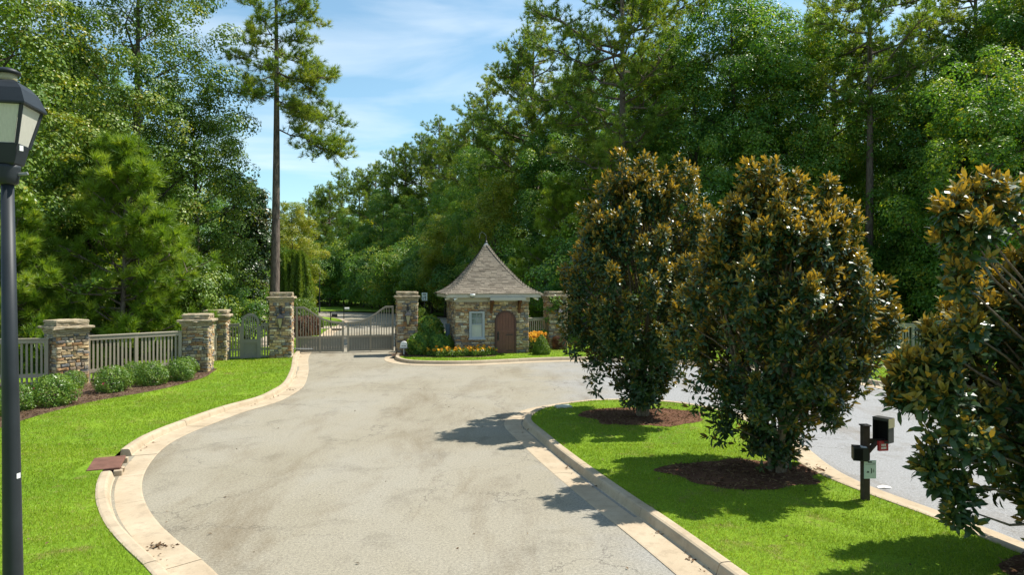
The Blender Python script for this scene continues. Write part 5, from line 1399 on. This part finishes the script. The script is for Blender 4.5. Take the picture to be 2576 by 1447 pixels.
for i, (x, y) in enumerate([(1.02, 32.5), (1.32, 32.65), (1.18, 33.1)]):
    o = place(FLT[i % 2], 'yellow_flower_clump', x, y, ('taller clump of yellow daisies right of the gatehouse, nearest the wall', 'taller clump of yellow daisies right of the gatehouse, beside the dark cone', 'taller clump of yellow daisies right of the gatehouse, rearmost')[i], 'flowers', 'tall yellow flowers right of the gatehouse', 1.0, i * .3, LZ, ('foliage', 'flowers', 'flower_centres'))
    for c_ in o.children: c_['kind'] = 'stuff'
shp(REDH, 'plum_shrub', 0, 0, .6, .65, 'low plum coloured shrub at the foot of the right pillar', 'shrub', None, 1.0, (2.35, 33.9))

def vine(name, pts, n, leaf, mat, label, seed, rad=.16):
    rng = np.random.default_rng(seed)
    L3 = np.array([catmull([(p[0], p[1]) for p in pts], .1)[:, 0], catmull([(p[0], p[1]) for p in pts], .1)[:, 1]]).T
    zz = np.interp(np.linspace(0, 1, len(L3)), np.linspace(0, 1, len(pts)), [p[2] for p in pts])
    C = np.concatenate([L3, zz[:, None]], 1)
    i = rng.integers(0, len(C), n); P = C[i] + rng.normal(0, rad * .5, (n, 3))
    V, F, r = leaves(P, rng.normal(0, .6, (n, 3)) + np.array([0, -.5, .8]), rng.normal(size=(n, 3)) + np.array([0, 0, -.5]), leaf * rng.uniform(.7, 1.3, n), .8, rng.uniform(.2, 1, n))
    o = empty(name, tuple(C[0]), 0, label, 'vine')
    link('leaves', np_mesh('leaves', V - C[0], F, mat, False, r), o)
    MB().tube([tuple(p - C[0]) for p in C[::2]], .008, 4, False).build('stem', M['bark'], o)
vine('climbing_vine', [(1.60, 34.45, .3), (1.62, 34.40, 1.6), (1.72, 34.30, 2.6), (2.1, 34.32, 2.55), (2.35, 34.33, 2.35), (2.05, 34.3, 2.1)], 420, .12, M['shrub'], 'bright leafy vine hanging over the cap of the right pillar', 91)
vine('trailing_vine', [(at(150, 26), 26.0, zat(745, 26)), (at(190, 25.6), 25.6, zat(728, 25.6)), (at(243, 25.4), 25.4, zat(706, 25.4))], 150, .13, M['shrub'], 'light green compound leaf spray hanging before the bright young pine', 92, .22)
for k, pts in enumerate([((60, 330), (120, 395), (200, 395)), ((70, 260), (140, 285), (205, 305))]):
    q = [(at(x, 26.0 + j * .3), 26.0 + j * .3, zat(y, 26.0 + j * .3)) for j, (x, y) in enumerate(pts)]
    vine('trailing_vine', q, 170, .13, M['lime'], ('lower', 'upper')[k] + ' yellowish vine strand trailing from the tree behind the lamp', 93 + k, .14)

# ------------------------------------------------------------------ grass, litter
def scatter(polys, holes, bands, seed, lo=None):
    rng = np.random.default_rng(seed); out = []
    for poly in polys:
        A = np.array(poly); x0, y0 = A.min(0); x1, y1 = A.max(0)
        for d0, d1, dens in bands:
            ya, yb = max(y0, d0), min(y1, d1)
            if ya >= yb: continue
            xa, xb = max(x0, -.80 * yb - 1), min(x1, .80 * yb + 1)
            if xa >= xb: continue
            n = int((xb - xa) * (yb - ya) * dens)
            P = np.stack([rng.uniform(xa, xb, n), rng.uniform(ya, yb, n)], 1)
            k = in_poly(P, A) & (np.abs(P[:, 0]) < .80 * P[:, 1] + .8)
            for h in holes: k &= ~in_poly(P, h)
            out.append(P[k])
    return np.concatenate(out), rng
pads = [blob(q[0], q[1], .6, .6, 4) for q in ((-14.55, 22.3), (-11.75, 25.55), (-12.68, 29.35), (-10.27, 30.45), (-5.02, 32.6), (2.22, 35.0))]
hutpad = [(HX + math.cos(YH) * a * 1.76 - math.sin(YH) * b * 1.76, HY + math.sin(YH) * a * 1.76 + math.cos(YH) * b * 1.76) for a, b in ((-1, -1), (1, -1), (1, 1), (-1, 1))]
drainpad = [(DRAIN[0] + q[0], DRAIN[1] + q[1]) for q in ((-.45, .55), (.35, .75), (.75, -.6), (-.25, -.6))]
bigleft = [(-60, 33), (-13.2, 33.0), (-12.9, 26.2), (-15.2, 22.9), (-19.7, 21.5), (-60, 19)]
P, rng = scatter([lawn_left, lawn_hut, lawn_isl], [bed_left, bed_hut, hutpad, drainpad, bigleft, sidewalk] + pads + rings,
                 [(6.0, 10, 3600), (10, 14, 2300), (14, 20, 1100), (20, 30, 520), (30, 37, 300), (37, 62, 60)], 100)
thin = np.sin(P[:, 0] * 2.3 + 1.7 * np.sin(P[:, 1] * 1.9)) * np.sin(P[:, 1] * 2.9 + 1.3 * np.sin(P[:, 0] * 2.7 + .6))
P = P[~((thin > np.where(in_poly(P, np.array(lawn_isl)), .45, .72)) & (rng.uniform(0, 1, len(P)) < .55))]
n = len(P); dist = np.hypot(P[:, 0], P[:, 1]); g = np.clip(dist / 10, .8, 4.0)
hgt = .038 * rng.uniform(.6, 1.35, n) * (1 + .14 * g)
patch = .5 + .5 * np.sin(P[:, 0] * .9 + np.sin(P[:, 1] * .7) * 1.3) * np.sin(P[:, 1] * .8 + 1.2 * np.sin(P[:, 0] * .55))
isl = in_poly(P, np.array(lawn_isl))
patch = np.clip(patch * .7 + .3 * (.5 + .5 * np.sin(P[:, 0] * 3.1 + 2 * np.sin(P[:, 1] * 2.3)) * np.sin(P[:, 1] * 2.7 + 1.5 * np.sin(P[:, 0] * 1.9))), 0, 1)
rnd = np.clip(.18 + .48 * patch + rng.normal(0, .17, n) + np.where(rng.uniform(0, 1, n) < np.where(isl, .10, .05), .40, 0), 0, 1)
base = np.concatenate([P, np.full((n, 1), LZ - .004)], 1)
lean = rng.normal(0, .55, (n, 3)); lean[:, 2] = 1
tip = base + unit(lean) * hgt[:, None]
sd = np.stack([np.cos(a := rng.uniform(0, PI, n)), np.sin(a), np.zeros(n)], 1) * (.0034 * g * rng.uniform(.7, 1.3, n))[:, None]
V = np.stack([base - sd, base + sd, tip], 1).reshape(-1, 3)
o = link('lawn_grass', np_mesh('lawn_grass', V, np.arange(3 * n).reshape(-1, 3), M['grass'], False, np.repeat(rnd, 3)))
tag(o, 'short bright green mown lawn grass', 'grass', None, 'stuff')
# bark chips and straw on the beds
P, rng = scatter([bed_left, bed_hut] + rings, [], [(5, 10, 420), (10, 14, 300), (14, 20, 220), (20, 34, 150)], 101)
n = len(P); P3 = np.concatenate([P, rng.uniform(LZ + .008, LZ + .03, (n, 1))], 1)
V, F, r = leaves(P3, rng.normal(0, .35, (n, 3)) + np.array([0, 0, 1]), rng.normal(size=(n, 3)), rng.uniform(.04, .11, n), .22, rng.uniform(0, 1, n))
o = link('bark_mulch', np_mesh('bark_mulch', V, F, M['straw'], False, r)); tag(o, 'loose brown bark chips and straw on the planting beds', 'mulch', None, 'stuff')
# fallen leaves: thin over the road and lawns, thicker in the gutter
rng = np.random.default_rng(102)
Lg = np.concatenate([offset(Lleft, .40)[60:330], offset(Lisl, .40)])
gi = rng.integers(0, len(Lg), 1500); cl = (np.sin(gi * .9) + np.sin(gi * .23)) > .55
Pg = (Lg[gi] + rng.normal(0, .045, (1500, 2)))[cl]
Pr = np.stack([rng.uniform(-6, 1.5, 60), rng.uniform(8, 22, 60)], 1)
pile = np.array(G(402, 1383)) + rng.normal(0, [.10, .05], (60, 2)) + np.array([0, .06]); pile2 = np.array(G(742, 984)) + rng.normal(0, [.28, .16], (50, 2)) + np.array([-.35, .2])
Pl = np.stack([rng.uniform(-12, -4, 220), rng.uniform(7.5, 24, 220)], 1); Pl = Pl[in_poly(Pl, np.array(lawn_left))]
Pi = np.stack([rng.uniform(0, 6.5, 150), rng.uniform(7, 19, 150)], 1); Pi = Pi[in_poly(Pi, np.array(lawn_isl))]
def lift(P, z): return np.concatenate([P, np.full((len(P), 1), z)], 1)
P3 = np.concatenate([lift(Pg, .012), lift(Pr, .008), lift(pile, .016), lift(pile2, .014), lift(Pl, LZ + .045), lift(Pi, LZ + .045)])
n = len(P3)
V, F, r = leaves(P3, rng.normal(0, .3, (n, 3)) + np.array([0, 0, 1]), rng.normal(size=(n, 3)), rng.uniform(.022, .075, n), .45, np.clip(rng.normal(.5, .3, n), 0, 1))
o = link('fallen_leaves', np_mesh('fallen_leaves', V, F, M['straw'], False, r)); tag(o, 'scattered dry brown leaves in the gutters and on the lawns', 'leaves', None, 'stuff')

# ------------------------------------------------------------------ each tree of the woods is named by the landmark it stands behind
LANDMARKS = [(-60, 'left of the street lamp'), (30, 'behind the street lamp'), (165, 'above the sunlit fence pillar'), (250, 'behind the bushy young pine'), (345, 'beside the large sweetgum trunk'), (450, 'above the azalea fence panel'), (530, 'above the overlapping pillars'), (625, 'above the arched footgate'),
             (705, 'behind the tall left gate pillar'), (765, 'above the clipped cone beyond the gate'), (810, 'beside the distant street lamp'), (866, 'above the meeting of the gate leaves'), (940, 'above the right gate leaf'), (1020, 'above the right gate pillar'), (1070, 'behind the small pale sign'), (1130, 'left of the gatehouse roof'), (1190, 'above the gatehouse window'),
             (1240, 'behind the gatehouse finial'), (1300, 'above the gatehouse door'), (1370, 'right of the gatehouse roof'), (1450, 'left of the farthest magnolia'), (1540, 'behind the trunk line of the huge pine'), (1620, 'behind the top of the farthest magnolia'), (1740, 'between farthest and middle magnolias'), (1840, 'behind the middle magnolia, left side'),
             (1930, 'behind the top of the middle magnolia'), (2030, 'behind the middle magnolia, right side'), (2110, 'right of the middle magnolia top'), (2183, 'beside the dark pine trunk'), (2270, 'above the shaded right fence'), (2350, 'left of the nearest magnolia'), (2440, 'beside the bare trunked pine'), (2530, 'behind the top of the nearest magnolia'), (2640, 'at the right picture edge')]
woods = {}
for o in bpy.data.objects:
    if o.parent is None and str(o.get('group', '')).endswith('wood'):
        px = 1288 + o.location.x / o.location.y * FPX
        ph = min(LANDMARKS, key=lambda q: abs(q[0] - px))[1]
        woods.setdefault(o['label'] + ' ' + ph, []).append(o)
for lab, obs in woods.items():
    obs.sort(key=lambda o: o.location.y)
    ranks = [''] if len(obs) == 1 else [', nearer', ', farther'] if len(obs) == 2 else [', nearest'] + [', %s in depth' % w for w in ('second', 'third', 'fourth', 'fifth', 'sixth')[:len(obs) - 2]] + [', farthest']
    for o, r in zip(obs, ranks): o['label'] = lab + r
